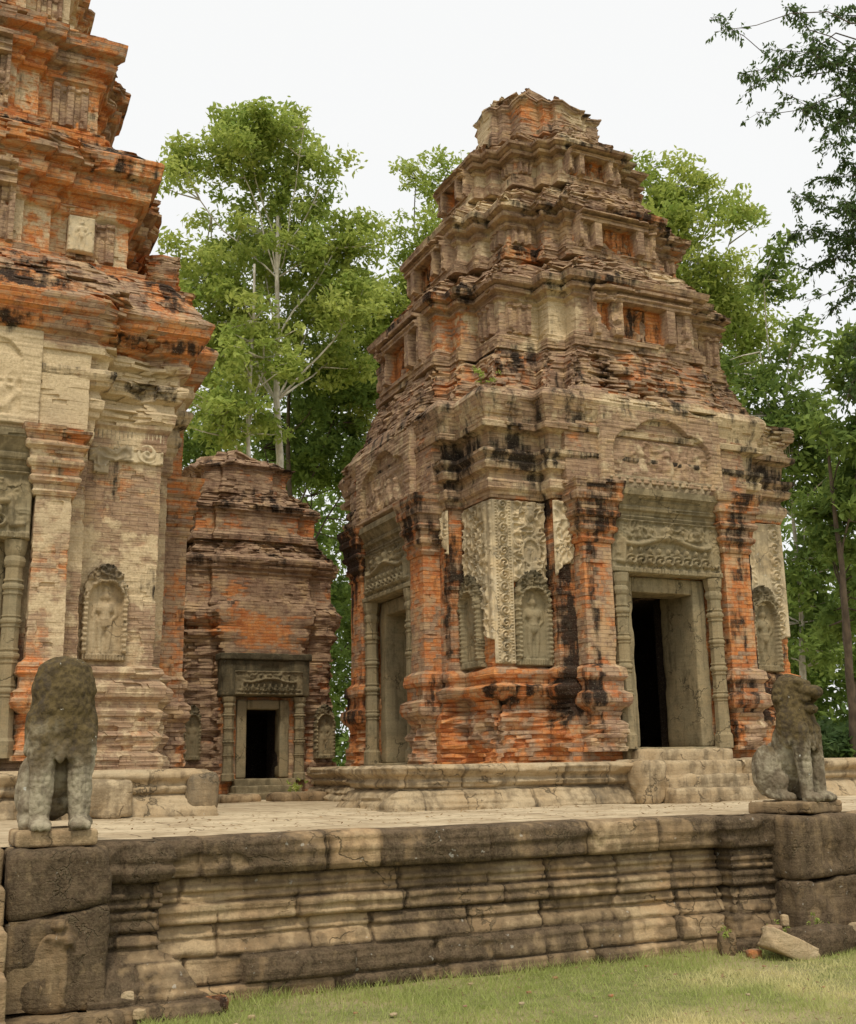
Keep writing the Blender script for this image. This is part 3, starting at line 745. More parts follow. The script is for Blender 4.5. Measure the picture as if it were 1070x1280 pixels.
# ================================================================== the ground, platform and lawn
def ground_mat():
    t = NT('lawn_soil_and_grass')
    a = t.noise(.9, detail=5); b = t.noise(7, detail=5); f = t.noise(90, detail=3, rough=.8)
    col = t.mix(t.step(b, .35, .65), (.22, .25, .075), (.36, .34, .15))
    col = t.mix(t.step(a, .46, .64), col, (.50, .42, .22))
    col = t.mix(t.step(f, .3, .7), t.mix(.5, col, (.05, .05, .02)), col)
    t.color(col); t.bump(t.math('ADD', b, f), .02, .8); return t.m
GROUND = ground_mat()
def paving_mat():
    t = NT('worn_paving')
    a = t.noise(1.4, detail=6); b = t.noise(9, detail=5, rough=.65); f = t.noise(70, detail=3, rough=.75)
    col = t.mix(t.step(a, .38, .64), (.58, .48, .32), (.42, .33, .21))
    br = t.n('ShaderNodeTexBrick'); t.put(t.noise(1.1, detail=2), br.inputs['Scale']); 
    mp = t.map((1, 1, 1)); w = t.n('ShaderNodeVectorMath'); w.operation = 'ADD'; t.put(mp, w.inputs[0])
    nn = t.n('ShaderNodeTexNoise'); t.put(t.co, nn.inputs['Vector']); nn.inputs['Scale'].default_value = 2.5
    sc = t.n('ShaderNodeVectorMath'); sc.operation = 'SCALE'; t.put(nn.outputs['Color'], sc.inputs[0]); sc.inputs['Scale'].default_value = .12
    t.put(sc.outputs[0], w.inputs[1]); t.t.links.new(w.outputs[0], br.inputs['Vector'])
    for l in list(br.inputs['Scale'].links): t.t.links.remove(l)
    br.inputs['Scale'].default_value = 1; br.inputs['Brick Width'].default_value = 1.15; br.inputs['Row Height'].default_value = .62; br.inputs['Mortar Size'].default_value = .012
    col = t.mix(t.math('MULTIPLY', br.outputs['Fac'], .7), col, (.12, .085, .05))
    col = t.mix(t.step(b, .50, .70, 0, .7), col, (.22, .165, .10))
    col = t.mix(t.math('MULTIPLY', t.step(f, .5, .8), .3), col, (.2, .15, .09))
    t.color(col); t.bump(t.math('ADD', t.math('MULTIPLY', br.outputs['Fac'], -1.), t.math('ADD', b, t.math('MULTIPLY', f, .4))), .012, .8); return t.m
PAVE = paving_mat()

n = 61; gx = np.concatenate([np.linspace(-400, -6, 12), np.linspace(-5, 10, n), np.linspace(12, 500, 12)])
gy = np.concatenate([np.linspace(-200, 2, 8), np.linspace(3, 9.2, n), np.linspace(10, 500, 14)])
GX, GY = np.meshgrid(gx, gy); GZ = (fbm(GX, GY, 0, .8, 3) - .5) * .05 * (np.abs(GX) < 12) * (GY < 9.5) - .005
set_props(mesh_obj('ground', np.stack([GX, GY, GZ], -1).reshape(-1, 3), grid_faces(*GX.shape), GROUND, smooth=True), kind='structure')

gx = np.concatenate([np.linspace(-30, -1, 12), np.linspace(-.8, 11, 180), np.linspace(11.5, 40, 14)]); gy = np.concatenate([np.linspace(8.42, 13, 110), np.linspace(13.3, 30, 20)])
GX, GY = np.meshgrid(gx, gy)
ph = fbm(GX, GY, 0, 1.2, 21, 4); row = np.floor(GY / .62); cellj = hash3(np.floor(GX / 1.15 + .5 * (row % 2)), row, GX * 0, 5)
GZ = PLAT + (ph - .5) * .03 + (cellj - .5) * .012 - .0
edge = sst(GY, 8.42, 8.6); GZ = GZ * edge + (PLAT - .012) * (1 - edge)
NB = GX.size
V = np.stack([GX, GY, GZ], -1).reshape(-1, 3)
F = grid_faces(*GX.shape).tolist()
# skirts down to the ground at the far sides
nx_, ny_ = len(gx), len(gy)
ring = [r * nx_ + nx_ - 1 for r in range(ny_)] + [(ny_ - 1) * nx_ + c for c in range(nx_ - 2, -1, -1)] + [r * nx_ for r in range(ny_ - 2, -1, -1)]
low = V[ring].copy(); low[:, 2] = -.02; V2 = np.concatenate([V, low])
for q in range(len(ring) - 1): F.append([ring[q], NB + q, NB + q + 1, ring[q + 1]])
set_props(mesh_obj('platform_paving', V2, F, PAVE, smooth=False), kind='structure')

# retaining wall of moulded sandstone blocks
def wall_zone(X, Y, Z, G, chips, tone):
    cap = sst(Z, .80, .86); low = 1 - sst(Z, .27, .31)
    k = .38 + .27 * cap + .22 * low + 1.0 * (fbm(X, Y, Z, .9, 77, 3) - .5) + .5 * (fbm(X, Y, Z * .3, 4, 78, 3) - .5) - .22 * chips + .34 * (tone - .5)
    return .3 + 0 * Z, 0 * Z, k + .30 * sst(G, .5, 1.2)
WP = [(.10, -.05), (.10, .09), (.075, .10), (.065, .17), (.045, .285), (.03, .295), (.02, .315), (.0, .36), (-.035, .395), (-.05, .40), (-.052, .42), (-.028, .428), (-.028, .45), (-.04, .455), (-.042, .49), (-.062, .508),
      (-.03, .515), (-.012, .53), (-.010, .555), (-.022, .56), (-.022, .60), (-.012, .606), (-.014, .64), (-.04, .655), (-.03, .664), (-.028, .70), (-.05, .707), (-.052, .735), (-.03, .742), (-.034, .77), (-.06, .78), (-.066, .835),
      (-.01, .842), (.04, .852), (.055, .90), (.06, 1.0), (.052, 1.075), (.03, 1.108), (-.02, 1.124), (-.22, 1.128)]
WB = [-.05, .10, .29, .505, .66, .838, 1.13]
wall = thing('retaining_wall', (3.9, 8.35, 0), 'long low wall of dark moulded sandstone blocks holding up the platform above the lawn', 'wall')
block_wall('wall_face', [(1.70, 8.35), (6.74, 8.35)], WP, WB, STONE, wall, seed=3, res=.016, jl=(.42, .98), zone=wall_zone, crack=.028, blockj=.020)
def bay_zone(X, Y, Z, G, chips, tone):
    a, b, c = wall_zone(X, Y, Z, G, chips, tone); return a, b, c + .22
block_wall('projecting_bay', [(6.72, 8.5), (6.72, 8.18), (7.3, 8.18)], WP, WB, STONE, wall, seed=14, res=.018, jl=(.35, .7), zone=bay_zone)
WP2 = [(.34, -.05), (.33, .08), (.26, .10), (.25, .13), (.12, .33)] + WP[8:]
block_wall('projecting_bay', [(1.2, 8.18), (1.72, 8.18), (1.72, 8.5)], WP2, [-.05, .10, .33, .505, .66, .838, 1.13], STONE, wall, seed=15, res=.018, jl=(.5, .8), zone=bay_zone)
block_wall('wall_face', [(-30, 8.35), (-1.6, 8.35)], WP, WB, STONE, wall, seed=5, res=.06, jl=(.55, 1.15), zone=wall_zone)
block_wall('wall_face', [(10.5, 8.35), (40, 8.35)], WP, WB, STONE, wall, seed=6, res=.06, jl=(.55, 1.15), zone=wall_zone)

def steps(x0, x1, label):
    st = thing('stone_steps', ((x0 + x1) / 2, 7.2, 0), label, 'steps')
    for k in range(5):
        stone_box('step', x0 + .004, x1 - .004, 6.9 + .3 * k, 8.5 - .002 * k, .223 * k - .02, .223 * (k + 1), STONE, st, zone=(.3, 0, .3), res=.12, seed=k)
steps(-1.35, .655, 'worn sandstone steps climbing to the platform left of the left lion pedestal')
steps(8.15, 10.4, 'worn sandstone steps climbing to the platform right of the right lion pedestal')

def pedestal(x0, x1, y0, zc, label, seed, tilt=.09, pale=False):
    p = thing('lion_pedestal', ((x0 + x1) / 2, y0 + .3, 0), label, 'pedestal')
    yb = 8.6
    stone_box('foot_block', x0 - .06, x1 + .1, y0 - .12, yb - .3, -.06, .095, STONE, p, zone=(0, 0, .5), res=.05, rnd=.02, nz=.02, seed=seed)
    lo = stone_box('lower_block', x0, x1, y0, yb - .01, .09, zc, STONE, p, zone=(0, .0, .66 if not pale else .62), res=.03, rnd=.02, nz=.018, seed=seed + 1)
    up = stone_box('upper_block', x0 + .002, x1 + .004, y0 - .003, yb - .002, zc - .004, PLAT - .005, STONE, p, zone=(0, .0, .66), res=.03, rnd=.024, nz=.016, seed=seed + 2)
    # the crack between the blocks rises to the right
    for o, f in ((lo, 1), (up, 0)):
        me = o.data; co = np.zeros(len(me.vertices) * 3); me.vertices.foreach_get('co', co); co = co.reshape(-1, 3)
        w = sst(co[:, 2], zc - .45, zc) if f else 1 - sst(co[:, 2], zc, zc + .35)
        co[:, 2] += w * tilt * (co[:, 0]) / ((x1 - x0)); me.vertices.foreach_set('co', co.ravel()); me.update()
    return p
def worn_guardian_hf(w, h, seed):
    def hf(U, V):
        fg = figure(U, V, w * .52, .02, h * 1.05)
        H = -.005 + fg * .55 + .05 * sst(fbm(U, V, 0, 3.5, seed), .45, .65) * sst(fg, .0, .02) + .02 * (fbm(U, V, 0, 9, seed + 1) - .5)
        return H, np.ones(U.shape, bool)
    return hf
pl_ = pedestal(.665, 1.325, 7.93, .70, 'dark stained pedestal with a worn standing figure carved on it, under the faceless lion', 41)
relief('worn_carving', (.69, 7.935, .12), (1, 0), .60, .55, worn_guardian_hf(.60, .55, 5), STONE, pl_, res=.012, back=.01, zone=lambda U, V, H: (.2, 0, .52 + .5 * (fbm(U, V, 0, 4, 6) - .5)))
pr_ = pedestal(7.20, 8.05, 7.90, .58, 'tall block pedestal with pale lichen patches, under the lion with the open jaw', 51, tilt=.03, pale=True)

# ================================================================== MAIN TOWER
MX, MY, MW = 6.80, 12.60, 4.95
TB = 1.62
main = thing('brick_tower', (MX + MW / 2, MY + MW / 2, PLAT), 'ruined brick tower with carved white stucco corner and open dark doorway up the steps', 'tower', 'brick sanctuary towers')
def zone_main(X, Y, Z, n):
    lx, ly = X - MX, Y - MY
    front = (ly < .02)
    N = fbm(X, Y, Z, .7, 91, 3) - .5; N2 = fbm(X, Y, Z, 2.4, 95, 4) - .5
    lowz = 1 - sst(Z, 4.9, 5.3)
    o = (.60 + .8 * N + .7 * N2) * lowz + (1 - lowz) * (.24 + .9 * N)
    cap = sst(Z, 5.05, 5.15) * (1 - sst(Z, 6.5, 6.8))
    c = (.26 - .7 * N + .6 * N2) * lowz + cap * (.42 + .8 * N) + .22 * sst(Z, 7.4, 7.5) * sst(N2, 0, .2)
    k = .18 + 1.1 * N2 * lowz + (1 - lowz) * (.20 + .6 * N2)
    # rain stains beside the porch pilasters and under the plinth moulding
    k = k + .55 * lowz * np.exp(-((np.minimum(np.abs(lx - .95), np.abs(lx - 4.0)) / .22) ** 2)) * front * sst(Z, 1.9, 2.4)
    k = k + .30 * lowz * np.exp(-(((ly - .9) / .25) ** 2)) * (lx < .05) * sst(Z, 2.2, 2.7)
    k = k + .25 * np.exp(-((Z - 2.45) / .3) ** 2) * front
    k = k + .16 * sst(Z, 5.45, 5.6) * (1 - sst(Z, 5.75, 6.1)) - .04 * sst(Z, 6.5, 6.6)
    room_shade = (lx > .3) & (lx < MW - .3) & (ly > .55) & (ly < MW - .1)  # shade inside the doorway, painted as near-black brick
    return np.where(room_shade, -1, o), np.where(room_shade, -1, c), np.where(room_shade, 2., k)
def ero_body(X, Y, Z):
    low = (1 - sst(Z, 2.25, 2.6))
    near = 1.0
    return .10 * low + .008
a_, s_ = .80, .25
pl = cross(MX, MX + MW, MY, MY + MW, a_, s_, 0, 0)
cF = MX + MW / 2; yF = MY - s_
def notch(pl, i, base, alt):
    return (pl[:i + 1] + [(p[0], p[1], 0) for p in base] + pl[i + 1:], pl[:i + 1] + [(p[0], p[1], 0) for p in alt] + pl[i + 1:])
bs = [(cF + q, yF) for q in (-.56, -.45, -.3, -.1, .1, .3, .45, .56)]
al = [(cF - .56, yF), (cF - .56, yF + .95), (cF - 1.5, yF + .95), (cF - 1.5, yF + 4.2), (cF + 1.5, yF + 4.2), (cF + 1.5, yF + .95), (cF + .56, yF + .95), (cF + .56, yF)]
p1, p2 = notch(pl, 2, bs, al)
# left face recess: edge runs towards -Y
cL = MY + MW / 2; xL = MX - s_; il = len(p1) - 5 + 2
bs2 = [(xL, cL + q) for q in (.56, .4, -.4, -.56)]; al2 = [(xL, cL + .56), (xL + .45, cL + .56), (xL + .45, cL - .56), (xL, cL - .56)]
P1, _ = notch(p1, il, bs2, bs2); _, P2 = notch(p2, il, al2, al2)
bprof = [(TB, .20), (2.0, .19), (2.1, .20), (2.25, .17), (2.30, .10), (2.42, .10), (2.44, .17), (2.58, .19), (2.6, .08), (2.68, .07), (2.70, .12), (2.80, .10), (2.83, .0), (5.09, 0)]
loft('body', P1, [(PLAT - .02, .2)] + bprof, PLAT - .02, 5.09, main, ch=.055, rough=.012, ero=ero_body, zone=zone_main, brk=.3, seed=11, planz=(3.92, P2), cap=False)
cprof = [(5.08, .03), (5.16, .05), (5.18, .09), (5.32, .10), (5.34, .04), (5.44, .05), (5.46, .14), (5.56, .17), (5.58, .13), (5.66, .20), (5.72, .20), (5.74, .07), (5.98, .09),
         (6.0, .22), (6.08, .24), (6.10, .15), (6.2, .17), (6.45, .27), (6.5, .25), (6.58, .20), (6.60, .12), (6.62, .0)]
loft('cornice', cross(MX, MX + MW, MY, MY + MW, a_, s_, 0, 0), cprof, 5.08, 6.62, main, ch=.042, rough=.004, zone=zone_main, brk=.06, seed=12,
     ero=lambda X, Y, Z: .10 * sst(Z, 6.55, 6.75) + .004, ztop=.0)
loft('roof_slope', cross(MX + .45, MX + MW - .45, MY + .45, MY + MW - .45, .66, .28, .30, .26), [(6.5, .40), (6.62, .39), (6.72, .34), (6.74, .32), (6.95, .28), (7.2, .20), (7.40, .13), (7.48, .0)], 6.5, 7.48, main, ch=.045, bl=.14, rough=.01,
     ero=lambda X, Y, Z: .07 * sst(Z, 6.55, 6.75), zone=zone_main, seed=13, brk=.3)
fr_ = Face((MX, MY), (1, 0)); lf_ = Face((MX, MY + MW), (0, -1)); rt_ = Face((MX + MW, MY), (0, 1)); bk_ = Face((MX + MW, MY + MW), (-1, 0))
zs = (1.80, 2.84, 3.86, 4.08, 4.84, 4.46, 5.30, 6.60)
def zone_pil(X, Y, Z, n):
    N = fbm(X, Y, Z, 1.5, 99, 3) - .5
    st = np.exp(-((np.abs(X - MX) % 2.4 - 1.25) / .09) ** 2) * (Y < MY)
    return .54 + N, .22 - .9 * N, .34 + 1.0 * N + -.06 + .30 * st + .24 * sst(Z, 4.3, 4.8) + .2 * np.exp(-((Z - 2.5) / .35) ** 2)
def zone_ped(X, Y, Z, n):
    N = fbm(X, Y, Z, 1.6, 199, 4) - .5
    return .22 + 1.3 * N, .36 - .6 * N, .16 + .35 * sst(Z, 6.3, 6.6) + .4 * N
doorway(main, fr_, MW / 2, .93, .47, s_, .50, zs, zone_pil, seed=20, real=True, open_hw=.5, pedi=(.92, MW - .92, 0, .42, 5.302), pedzone=zone_ped)
doorway(main, lf_, MW / 2, .93, .47, s_, .52, (1.66,) + zs[1:], zone_pil, seed=30, open_hw=.5, pedi=(.85, MW - .85, 0, .46, 5.302), pedzone=zone_ped)
doorway(main, rt_, MW / 2, .93, .47, s_, .50, (1.66,) + zs[1:], zone_pil, seed=40, open_hw=.5, full=False, pedi=(.9, MW - .9, 0, .42, 5.302), pedzone=zone_ped, tymp=False)
# row of little worshippers under the front pediment
def frieze_hf(w, h):
    def hf(U, V):
        p = w / 15; lc = (np.floor(U / p) + .5) * p
        H = .02 + ell_h(U - lc, V, (0, h * .68), p * .22, h * .14, .045) + .0
        H = np.maximum(H, .02 + capsule_h(U - lc, V, (0, h * .18), (0, h * .42), p * .32, p * .26, .9))
        H = np.where(V < h * .1, .05, H) - .02 * sst(fbm(U, V, 0, 6, 3), .55, .7)
        return H, np.ones(U.shape, bool)
    return hf
o = fr_.p(MW / 2 - .95, .47); relief('figure_frieze', (o[0], o[1], 5.25), (1, 0), 1.9, .20, frieze_hf(1.9, .20), PALE, main, res=.011, back=.08, zone=lambda U, V, H: (.2, 0, .35))

# carved stucco on the near corner
def stucco_front(U, V):                     # U from the corner to the right, V up from 2.85
    w = .80
    edge_noise = .10 * (fbm(U, V, 0, 4, 71) - .5) * 2
    strip = scroll_strip(U, V, .155, .155)
    H = .012 + .004 * (fbm(U, V, 0, 20, 3))
    H = np.where(np.abs(U - .155) < .08, .004 + .060 * strip, H)
    H = np.maximum(H, .006 + .034 * (beads(U, V, .055, .04, .014) + beads(U, V, .255, .04, .014)) + .014 * ((np.abs(U - .03) < .010) | (np.abs(U - .28) < .010)))
    r = U > .30
    m = .56; med = np.hypot((U - m) / .15, (V - 1.52) / .19)
    fo = .008 + .052 * foliage(U, V, 15, 5) + .010 * spiral(np.abs(U - m) - .13, (V % .26) - .13, .12)
    fo = np.where(np.abs(med - .9) < .12, .050, fo); fo = np.where(med < .78, .012 + figure(U, V, m, 1.36, .30, False) * 1.1, fo)
    face_ = ell_h(U, V, (m, 2.02), .085, .10, .06); face_ = np.maximum(face_, ell_h(U, V, (m, 2.0), .02, .04, .085)); face_ = np.maximum(face_, ell_h(U, V, (m, 2.1), .11, .05, .05))
    fo = np.maximum(fo, .01 + face_)
    H = np.where(r, fo, H)
    low = np.where(U < .30, -1., 1.14 + 0 * U) + edge_noise * 1.2 + .06 * (fbm(U, V, 0, 16, 72) - .5)
    M = (V > low) & (V < 2.21)
    M = M & ((U > .30) | (V > .02))
    return H, M
def stucco_left(U, V):                      # U measured from the far side towards the corner (w=.8 at the corner)
    q = .80 - U
    edge_noise = .12 * (fbm(U, V, 0, 4, 171) - .5) * 2
    H = .008 + .048 * foliage(U, V, 16, 8)
    H = np.where(np.abs(q - .42) < .075, .006 + .06 * scroll_strip(q, V, .42, .15), H)
    H = np.where(np.abs(q - .06) < .05, .02, H); H = np.maximum(H, .022 * (beads(q, V, .33) + beads(q, V, .51)))
    low = .85 + q * .62 + edge_noise * 1.8 - .55 * (q < .30)
    return H, (V > low) & (V < 2.21)
def stucco_bay(U, V):
    H = .008 + .048 * foliage(U, V, 15, 15)
    return H, (V > .10 + .5 * U + .35 * (fbm(U, V, 0, 4, 9) - .5)) & (V < 1.06)
SZ = lambda U, V, H: (.2 + .0 * U, 0 * U, .14 + .25 * sst(V, 1.9, 2.2) + .8 * (fbm(U, V, 0, 2.5, 88) - .5))
relief('stucco_carving', (MX, MY - .004, 2.85), (1, 0), .80, 2.22, stucco_front, STUCCO, main, res=.0085, back=.012, zone=SZ)
relief('stucco_carving', (MX - .004, MY + .80, 2.85), (0, -1), .80, 2.22, stucco_left, STUCCO, main, res=.0095, back=.012, zone=SZ)
relief('stucco_carving', (MX - s_ - .004, MY + 1.09, 4.22), (0, -1), .28, .86, lambda U, V: (.008 + .048 * foliage(U, V, 15, 16), (V > .55 - 1.1 * U + .25 * (fbm(U, V, 0, 5, 19) - .5)) & (V < .84)), STUCCO, main, res=.010, back=.012, zone=SZ)
relief('stucco_carving', (MX + .80, MY - s_ - .004, 4.0), (1, 0), .29, 1.08, stucco_bay, STUCCO, main, res=.010, back=.012, zone=SZ)
relief('stucco_carving', (MX + MW - .8, MY - .004, 2.95), (1, 0), .80, 2.12, lambda U, V: (.008 + .06 * scroll_strip(U, V, .62, .2) * (U > .5) + .02 * foliage(U, V, 14, 4) * (U < .25) + .008,
       (V > .9 + .3 * (fbm(U, V, 0, 4, 33) - .5) - .5 * (U > .5)) ), STUCCO, main, res=.012, back=.012, zone=SZ)
for q, lab in ((fr_.p(.29, .004), None),): niche(main, (q[0], q[1], 2.85), (1, 0), w=.54, h=1.27, seed=3)
q = lf_.p(MW - .85, .004); niche(main, (q[0], q[1], 2.85), (0, -1), w=.54, h=1.27, seed=5, eroded=True)
q = fr_.p(MW - .78, .004); niche(main, (q[0], q[1], 2.85), (1, 0), w=.54, h=1.27, seed=8)

def zone_up(X, Y, Z, n):
    N = fbm(X, Y, Z, .9, 291, 3) - .5; N2 = fbm(X, Y, Z, 2.6, 295, 4) - .5
    return .18 + 1.0 * N + .9 * N2, .30 - .9 * N + .9 * N2, .24 + 1.0 * N2 + .1 * N
for (i, z0, zw, zc, z1, nx, a, s1, b, s2, sd_, kw) in (
        (.45, 7.45, 8.15, 8.52, 9.15, .42, .66, .28, .30, .26, 61, {}),
        (.87, 9.12, 9.58, 9.97, 10.65, .42, .52, .24, .26, .22, 62, {}),
        (1.30, 10.62, 11.02, 11.30, 11.95, .40, .40, .20, .20, .18, 63, {}),
        (1.68, 11.90, 12.46, 12.60, 13.10, .34, .34, .16, .16, .12, 64, dict(ztop=.42, flare=.07, rub=.11, panels=False))):
    k = dict(flare=.20, body=.2); k.update(kw)
    tier(main, MX + i, MX + MW - i, MY + i, MY + MW - i, a, s1, b, s2, z0, zw, zc, z1, nx, zone_up, sd_, **k)

# terrace under the main tower with its stair
def terr_zone(X, Y, Z, G, chips, tone):
    k = .10 + .45 * (fbm(X, Y, Z, .8, 47, 3) - .45) + .3 * sst(G, .5, 1.2) + .25 * (tone - .4) + .55 * (fbm(X, Y, Z, 3.5, 48, 4) - .5)
    return .25 + 0 * Z, 0 * Z, k
h_ = TB - PLAT
TPf = [(.16, PLAT - .06), (.15, PLAT + h_ * .06), (.13, PLAT + h_ * .14), (.05, PLAT + h_ * .36), (.0, PLAT + h_ * .42), (-.03, PLAT + h_ * .46), (.02, PLAT + h_ * .50), (.05, PLAT + h_ * .60),
       (.0, PLAT + h_ * .66), (.02, PLAT + h_ * .7), (.09, PLAT + h_ * .8), (.11, PLAT + h_ * .92), (.06, PLAT + h_ * .99), (-.3, PLAT + h_)]
TBd = [PLAT - .06, PLAT + h_ * .44, TB + .01]
def terrace(parent, x0, x1, y0, y1, seed, gap=None, zone=terr_zone, inset=None):
    t = thing('terrace', ((x0 + x1) / 2, (y0 + y1) / 2, PLAT), None, None); t.parent = parent; t.location = Vector(t.location) - parent.location
    if gap:
        block_wall('terrace_edge', [(x0 + 4, y1), (x0 + inset[0], y1), (x0 + inset[0], inset[1]), (x0, inset[1]), (x0, y0), (gap[0], y0)], TPf, TBd, PALE, t, seed=seed, res=.016, jl=(.45, .95), zone=zone, rough=.024)
        block_wall('terrace_edge', [(gap[1], y0), (x1, y0), (x1, y1)], TPf, TBd, PALE, t, seed=seed + 1, res=.03, jl=(.5, .95), zone=zone, rough=.016)
    else:
        block_wall('terrace_edge', [(x0, y1), (x0, y0), (x1, y0), (x1, y1)], TPf, TBd, PALE, t, seed=seed, res=.022, jl=(.5, .95), zone=zone, rough=.016)
    if inset: stone_box('terrace_floor', x0 + inset[0] + .06, x1 - .06, inset[1] - .03, y1 - .06, PLAT - .05, TB + .004, PALE, t, zone=(.3, 0, .05), res=.25, rnd=.01, nz=.006, seed=seed + 2)
    stone_box('terrace_floor', x0 + .06, x1 - .06, y0 + .06, (inset[1] - .06 if inset else y1), PLAT - .05, TB + .004, PALE, t, zone=(.3, 0, .05), res=.25, rnd=.01, nz=.006, seed=seed + 2)
    return t
mt = terrace(main, 5.10, 13.2, 11.85, 17.2, 71, gap=(8.55, 9.98), inset=(.80, 13.3))
# stair: four treads between rounded cheek blocks
for k, (yy, zz) in enumerate(((11.30, .17), (11.55, .33), (11.80, .50), (12.02, .655))):
    stone_box('step', 8.52, 10.05, yy, 12.6, PLAT - .04 + .001 * k, PLAT + zz, PALE, mt, zone=(.3, 0, .20 + .08 * (k == 0)), res=.045, rnd=.022, nz=.030, seed=80 + k, tone=.3 + .15 * k)
for x0, x1, s in ((8.17, 8.56, 1), (9.99, 10.4, 2)):
    stone_box('stair_cheek', x0, x1, 11.45, 12.2, PLAT - .04, TB + .02, PALE, mt, zone=(.3, 0, .22), res=.05, rnd=.045, nz=.02, seed=85 + s)

# ================================================================== LEFT TOWER (the larger one, nearer the camera)
LX0, LX1, LY = -2.56, 2.63, 13.40; LW = LX1 - LX0; LD = LW
left = thing('brick_tower', ((LX0 + LX1) / 2, LY + LD / 2, PLAT), 'tall brick tower at the left edge with bright orange cornices and cream stucco pediment', 'tower', 'brick sanctuary towers')
def zone_left(X, Y, Z, n):
    N = fbm(X, Y, Z, .8, 391, 3) - .5; N2 = fbm(X, Y, Z, 2.4, 395, 4) - .5
    low = 1 - sst(Z, 2.8, 3.0); top = sst(Z, 6.3, 6.7)
    o = .34 + 1.0 * N2 + .4 * N - .10 * low + .24 * top
    c = .46 * low + (1 - low) * (1 - top) * (.50 + 1.0 * N + .5 * N2) + top * (.30 + 1.0 * N + .5 * N2)
    c = c + .25 * sst(Z, 5.6, 5.8) * (1 - sst(Z, 6.5, 6.7))
    sl = np.maximum(sst(Z, 7.02, 7.1) * (1 - sst(Z, 7.75, 7.9)), .8 * sst(Z, 9.5, 9.6) * (1 - sst(Z, 9.9, 10.0)))
    k = .18 + .9 * N2 + .32 * sl + .26 * sst(Z, 5.95, 6.1) * (1 - sst(Z, 6.25, 6.4)) + .25 * sst(Z, 6.6, 6.7) * (1 - sst(Z, 6.78, 6.85))
    room_shade = (X > LX0 + .3) & (X < LX1 - .3) & (Y > LY + .7) & (Y < LY + LD - .1) & (Z < 5)  # room behind the left door: its darkness is put into the brick colour
    return np.where(room_shade, -1, o), np.where(room_shade, -1, c), np.where(room_shade, 2., k)
aL, sL = .92, .27
pl = cross(LX0, LX1, LY, LY + LD, aL, sL, 0, 0)
cL_ = (LX0 + LX1) / 2; yL_ = LY - sL
bs = [(cL_ + q, yL_) for q in (-.6, -.5, -.3, -.1, .1, .3, .5, .6)]
al = [(cL_ - .6, yL_), (cL_ - .6, yL_ + 1.1), (cL_ - 1.3, yL_ + 1.1), (cL_ - 1.3, yL_ + 3.9), (cL_ + 1.3, yL_ + 3.9), (cL_ + 1.3, yL_ + 1.1), (cL_ + .6, yL_ + 1.1), (cL_ + .6, yL_)]
Q1, Q2 = notch(pl, 2, bs, al)
lprof = [(TB, .16), (1.78, .17), (1.8, .11), (1.9, .13), (2.02, .17), (2.06, .11), (2.2, .12), (2.3, .13), (2.32, .06), (2.42, .07), (2.44, .12), (2.58, .15), (2.62, .10), (2.66, .06), (2.72, .12), (2.78, .10), (2.80, 0), (5.42, 0)]
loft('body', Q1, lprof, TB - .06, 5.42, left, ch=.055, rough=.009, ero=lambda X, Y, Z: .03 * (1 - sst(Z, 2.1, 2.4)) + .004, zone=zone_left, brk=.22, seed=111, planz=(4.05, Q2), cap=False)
lc = [(5.41, .02), (5.44, .05), (5.68, .05), (5.70, .09), (5.78, .10), (5.80, .13), (5.92, .15), (5.94, .12), (6.06, .10), (6.08, .20), (6.2, .26), (6.26, .25), (6.28, .16), (6.42, .17), (6.44, .26), (6.52, .28),
      (6.54, .24), (6.64, .26), (6.66, .34), (6.84, .42), (6.86, .38), (6.88, .46), (7.04, .52), (7.10, .48), (7.45, .26), (7.50, .20), (7.7, .06), (7.87, -.26)]
loft('cornice', cross(LX0, LX1, LY, LY + LD, aL, sL, 0, 0), lc, 5.41, 7.87, left, ch=.045, rough=.009, zone=zone_left, brk=.16, seed=112, ero=lambda X, Y, Z: .035 * sst(Z, 7.05, 7.2) + .002)
lfF = Face((LX0, LY), (1, 0)); lfR = Face((LX1, LY), (0, 1)); lfL = Face((LX0, LY + LD), (0, -1))
zl_ = (1.78, 2.80, 3.95, 4.14, 4.93, 4.66, 5.45, 7.1)
def zone_lpil(X, Y, Z, n):
    N = fbm(X, Y, Z, 1.8, 499, 3) - .5
    return .40 + .9 * N, .50 - .6 * N, .05 + .7 * N + .18 * sst(Z, 4.6, 4.7)
def zone_lped(X, Y, Z, n):
    N = fbm(X, Y, Z, 1.5, 599, 3) - .5
    return .2 + 1.1 * N * sst(Z, 6.7, 7.0) + .4 * sst(Z, 6.85, 7.05), .85 - .3 * N - .5 * sst(Z, 6.85, 7.1), .02 + .3 * N
doorway(left, lfF, LW / 2, 1.06, .42, sL, .58, zl_, zone_lpil, seed=120, real=True, open_hw=.60, pedi=(.98, LW - .98, 0, .50, 5.452), pedzone=zone_lped, pedbrk=.1, tympc=.9, pedr=.005)
def zone_lside(X, Y, Z, n):
    N = fbm(X, Y, Z, 1.8, 699, 3) - .5
    return .42 + .9 * N, .12, .24 + .7 * N
doorway(left, lfR, LW / 2, 1.0, .42, sL, .60, (1.70,) + zl_[1:7] + (6.55,), zone_lside, seed=130, open_hw=.5, full=False, pedi=(1.1, LW - 1.1, 0, .5, 5.452), pedzone=zone_lside, tymp=False)
q = lfF.p(LW - .92 + .07, .004); niche(left, (q[0] - .04, q[1], 2.86), (1, 0), w=.54, h=1.16, seed=13, pale=1)
